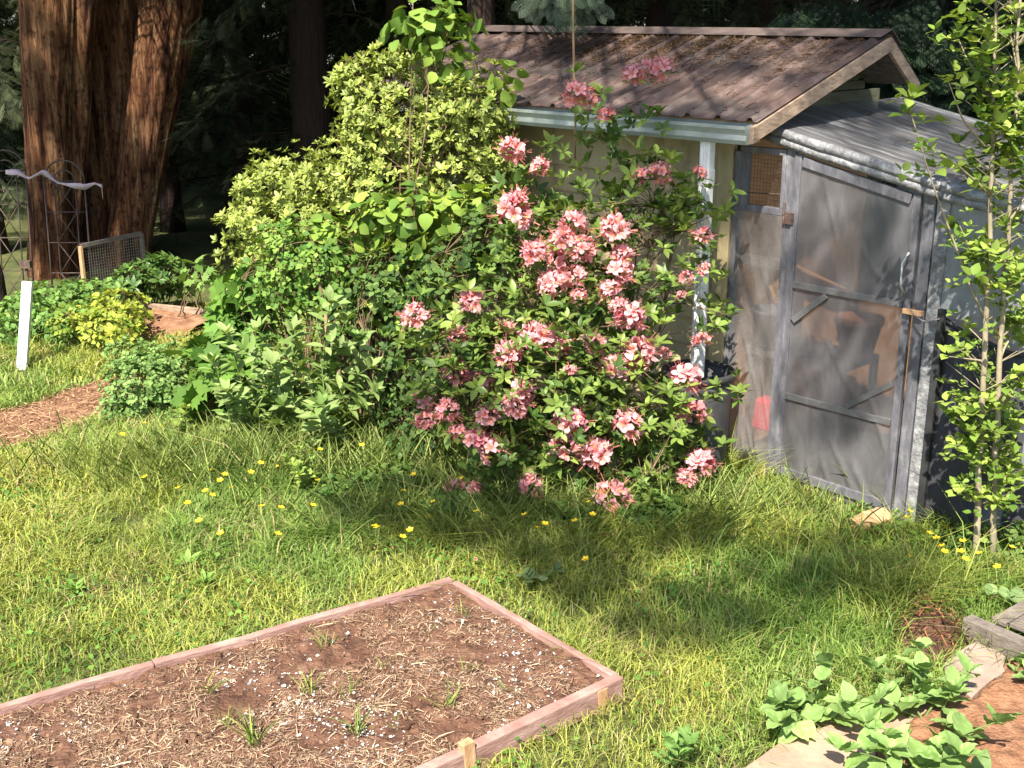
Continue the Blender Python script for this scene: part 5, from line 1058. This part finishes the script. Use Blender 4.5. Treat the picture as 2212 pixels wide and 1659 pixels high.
t = frond_tree('cypress_tree', 1960, 12.6, 'feathery blue green cypress behind the gable of the shed', [(1780, 50, 90, 50, 11.8, .5, 1), (1900, 60, 110, 60, 11.8, .5, 1), (2020, 130, 90, 90, 11.6, .5, 1), (2050, 40, 110, 60, 11.8, .5, 1), (2150, 200, 100, 120, 11.4, .5, .9), (1990, 230, 60, 60, 11.5, .4, .9), (2180, 60, 100, 80, 11.6, .5, .8), (1850, 120, 80, 40, 12.2, .3, .8)], 1300, .30, (0.005, 0.014, 0.007), (0.022, 0.044, 0.021))
crown_above(t, gp(1960, 12.6), 4.7, 11, 3.0, 2200, front=1.6)
# tall fir over the shed ridge; its unseen limbs are added to cast shade
t = frond_tree('overhanging_fir', 1045, 13.2, 'red barked fir whose grey green branch hangs over the shed ridge', [(1215, -15, 48, 24, 9.5, .14, 1.5), (1185, -5, 26, 18, 9.4, .10, .9), (1225, 25, 20, 18, 9.4, .08, 1.0), (1265, -8, 22, 18, 9.5, .10, .8), (1205, -70, 60, 40, 9.6, .2, 1)], 120, .17, (0.03, 0.05, 0.028), (0.10, 0.13, 0.08), .17)
FIR = t
def shade_limbs():
    tgt = []                                            # foliage clumps placed sunward of the spots they are added to shade
    def at(p, tt, r): q = np.array(p) + TO_SUN * tt; tgt.append((q[0], q[1], q[2], r))
    for s in np.linspace(-4.2, -.9, 7): at(W(s, .75, 2.65), 8 + RN.normal(0, .5), .50)
    for s in (-3.6, -2.6, -1.6): at(W(s, .25, 2.5), 8.5, .30)
    for px, py, r in ((830, 1100, .22), (930, 1110, .28), (1050, 1130, .28), (1180, 1165, .28), (1000, 1055, .25), (1120, 1085, .25), (1300, 1180, .25), (1250, 1230, .22), (1350, 1295, .25), (1480, 1330, .25), (1620, 1290, .24), (1750, 1215, .25), (1850, 1260, .25), (1900, 1190, .22), (1480, 1150, .12)): at(G(px, py), 8.5 + RN.normal(0, .5), r * .85)
    for s, z, r in ((-.1, 1.75, .22), (.3, 1.45, .25), (.05, .9, .22)): at(W(s, -.03, z), 8.5, r)
    for s in (-.3, .3, .9): at(W(s, .9, 2.1), 8.5, .4); at(W(s, 1.7, 2.1), 8.5, .45)
    for d, z in ((.6, 2.4), (1.2, 2.5), (1.5, 2.5), (1.15, 2.75)): at(W(-.55, d, z), 8.5, .32)
    for s in (-2.4, -1.9, -1.4, -1.0): at(W(s, 0, 1.95), 8.5, .22); at(W(s, 0, 1.35), 8.5, .26)
    base_t = list(tgt); tgt.clear()
    for x, y, r in ((385, 60, .42), (390, 200, .42), (365, 130, .4), (350, 330, .42), (340, 400, .35), (300, 520, .3), (330, 460, .36), (310, 570, .3), (225, 120, .3), (250, 330, .3), (230, 450, .25), (55, 60, .16), (165, 230, .12), (60, 380, .12), (215, 540, .16)): at(D(x, y, 13.5), 7.0 + RN.normal(0, .4), r)
    vt = crown_cards(tgt, len(tgt) * 60, .42, .5, (0.03, 0.06, 0.02), (0.08, 0.12, 0.05), FROND_LO); trunk_t = list(tgt); tgt.clear(); tgt += base_t
    v = crown_cards(tgt, len(tgt) * 52, .24, .5, (0.03, 0.06, 0.02), (0.08, 0.12, 0.05), FROND_LO)
    v = merge([v, vt]); tgt += trunk_t; mk('crown', v[0], v[1], M['needle'], FIR, col=v[2])  # unseen clumps added to block the sun, joined to the fir
    mb = MB(); c = np.array(FIR.location)
    for q in tgt[::2]: mb.tube(bend((c[0], c[1], q[2] + 1.0), q[:3], 8, .5, .05), np.linspace(.03, .008, 8), 6, False)
    mb.build('added_limb', M['darkbark'], FIR)
shade_limbs()
# long bare cane hanging down in front of the shed
mb = MB(); mb.tube([D(1238, -60, 8.0), D(1238, 60, 8.0), D(1240, 160, 8.0), D(1243, 250, 8.0), D(1242, 345, 8.0)], [.008, .008, .0075, .007, .006], 8)
tag(mb.build('hanging_vine', M['rope'], smooth=True), 'long thin brown vine hanging straight down before the roof', 'vine')

# ---------------------------------------------------------------- left background furniture
def build_trellis(px0, px1, pyt, pyb, Y, lab, tilt, loc=None):
    w_ = (px1 - px0) * Y * 1.045 / 2592; c = gp((px0 + px1) / 2, Y); t = thing('garden_trellis', lab, 'trellis', c, group='metal trellises before the cedar')
    ztop = D(px0, pyt, Y)[2]; hs = ztop - w_ / 2; R = w_ / 2; tx = tilt
    P = lambda x, z: np.array([c[0] + x + tx * z, c[1] + .05 * z, z])
    rr = .0095
    mb = MB(); 
    for s in (-1, 1): mb.tube([P(s * R, 0), P(s * R, hs)], rr, 7)
    arc = [P(-R * math.cos(a), hs + R * math.sin(a)) for a in np.linspace(0, PI, 17)]; mb.tube(arc, rr, 7); mb.build('frame', M['lattice'], t, smooth=True)
    mb = MB(); r2 = R * .52
    for s in (-1, 1): mb.tube([P(s * r2, 0), P(s * r2, hs)], rr * .8, 6)
    mb.tube([P(-r2 * math.cos(a), hs + r2 * math.sin(a)) for a in np.linspace(0, PI, 13)], rr * .8, 6); mb.build('inner_frame', M['lattice'], t, smooth=True)
    mb = MB(); n = 4; dz = hs / n
    for k in range(1, n + 1): mb.tube([P(-R, k * dz), P(R, k * dz)], rr * .7, 6)
    for k in range(n):
        for s in (-1, 1): mb.tube([P(-s * r2, k * dz), P(s * r2, (k + 1) * dz)], rr * .6, 5)
    mb.build('lattice', M['lattice'], t, smooth=True)
    return hs
build_trellis(12, 96, 326, 600, 12.5, 'taller arched metal trellis at the far left', .03)
build_trellis(136, 220, 348, 600, 12.5, 'arched metal trellis in front of the cedar trunk', .015)
def ribbon():
    pts = [(12, 372), (40, 372), (62, 386), (90, 372), (102, 376), (125, 395), (152, 400), (185, 404), (205, 396), (220, 402), (222, 425)]
    p = np.array([D(x, y, 12.42) for x, y in pts]); q = np.linspace(0, 1, len(p)); qq = np.linspace(0, 1, 50); p = np.stack([np.interp(qq, q, p[:, i]) for i in range(3)], 1)
    V = []; F = []
    for i in range(50): a = .5 * math.sin(qq[i] * 16) + .2; wv = np.array([0, math.sin(a), math.cos(a)]) * (.022 + .012 * math.sin(qq[i] * 21)); V += [p[i] - wv, p[i] + wv]
    F = [(2 * i, 2 * i + 1, 2 * i + 3, 2 * i + 2) for i in range(49)]
    o = mk('ribbon', V, F, M['ribbon']); tag(o, 'pale pink ribbon strung between the two trellises', 'ribbon'); s = o.modifiers.new('thick', 'SOLIDIFY'); s.thickness = .003
ribbon()
def mesh_panel():
    a = gp(205, 12.4); b = gp(335, 13.0); t = thing('wire_mesh_panel', 'wood framed wire mesh panel leaning by the cedar', 'panel', (a + b) / 2); h = D(205, 532, 12.4)[2]
    mb = MB(); mb.bar(a, a + Z * h, .05, .03, nrm(b - a)); mb.build('upright', M['tanwood'], t, .003)
    mb = MB(); mb.bar(b, b + Z * (h + .03), .05, .03, nrm(b - a)); mb.build('upright', M['greywood'], t, .003)
    mb = MB(); mb.bar(a + Z * h, b + Z * (h + .03), .03, .045); mb.build('rail', M['greywood'], t, .003)
    mb = MB(); n = 26
    for k in range(1, n): q = a + (b - a) * k / n; mb.bar(q, q + Z * h, .004, .004, (1, 0, 0))
    for k in range(1, 20): mb.bar(a + Z * h * k / 20, b + Z * h * k / 20, .004, .004)
    mb.build('wire_mesh', M['wire'], t)
mesh_panel()
def white_post():
    a = G(47, 795); b = D(60, 608, a[1] + .15); t = thing('white_post', 'short white painted post leaning in the grass', 'post', a)
    mb = MB(); mb.bar(a - Z * .02, b, .085, .05, (0, -1, .1)); mb.build('post', M['white'], t, .004)
    mb = MB(); mb.tube([b - Z * .05, b + Z * .16], .012, 8); mb.obox(b + Z * .15, ((1, 0, 0), (0, 1, 0), Z), (.045, .03, .03)); mb.build('socket', M['rust'], t)
white_post()
mb = MB(); mb.tube([gp(-20, 11.8), D(2, 640, 11.8), D(-4, 600, 11.8), D(-14, 560, 11.8)], [.09, .07, .06, .05], 10); tag(mb.build('bent_log', M['darkbark'], smooth=True), 'bent dark log at the left edge below the trellis', 'log')
def far_bed():
    a = G(300, 655, .16); b = G(470, 672, .16); c = (a + b) / 2; t = thing('far_raised_bed', 'distant plank edged bed of red brown soil behind shrubs', 'raised bed', (c[0], c[1], 0))
    mb = MB(); mb.bar(a - Z * .06, b - Z * .06, .04, .14); mb.build('board', M['bargewood'], t, .003)
    f = -nrm(np.array([a[1] - b[1], b[0] - a[0], 0])); 
    n = 30; V = []; F = []
    for i in range(n):
        for j in range(n): p = a + (b - a) * i / (n - 1) + f * (.02 + .75 * j / (n - 1)); V.append((p[0], p[1], .10 - .13 * (j / n) ** 2 + .03 * float(fbm(np.array(p[0] * 9), np.array(p[1] * 9), 3))))
    for i in range(n - 1):
        for j in range(n - 1): F.append((i * n + j, (i + 1) * n + j, (i + 1) * n + j + 1, i * n + j + 1))
    mk('soil', V, F, M['path'], t)
far_bed()
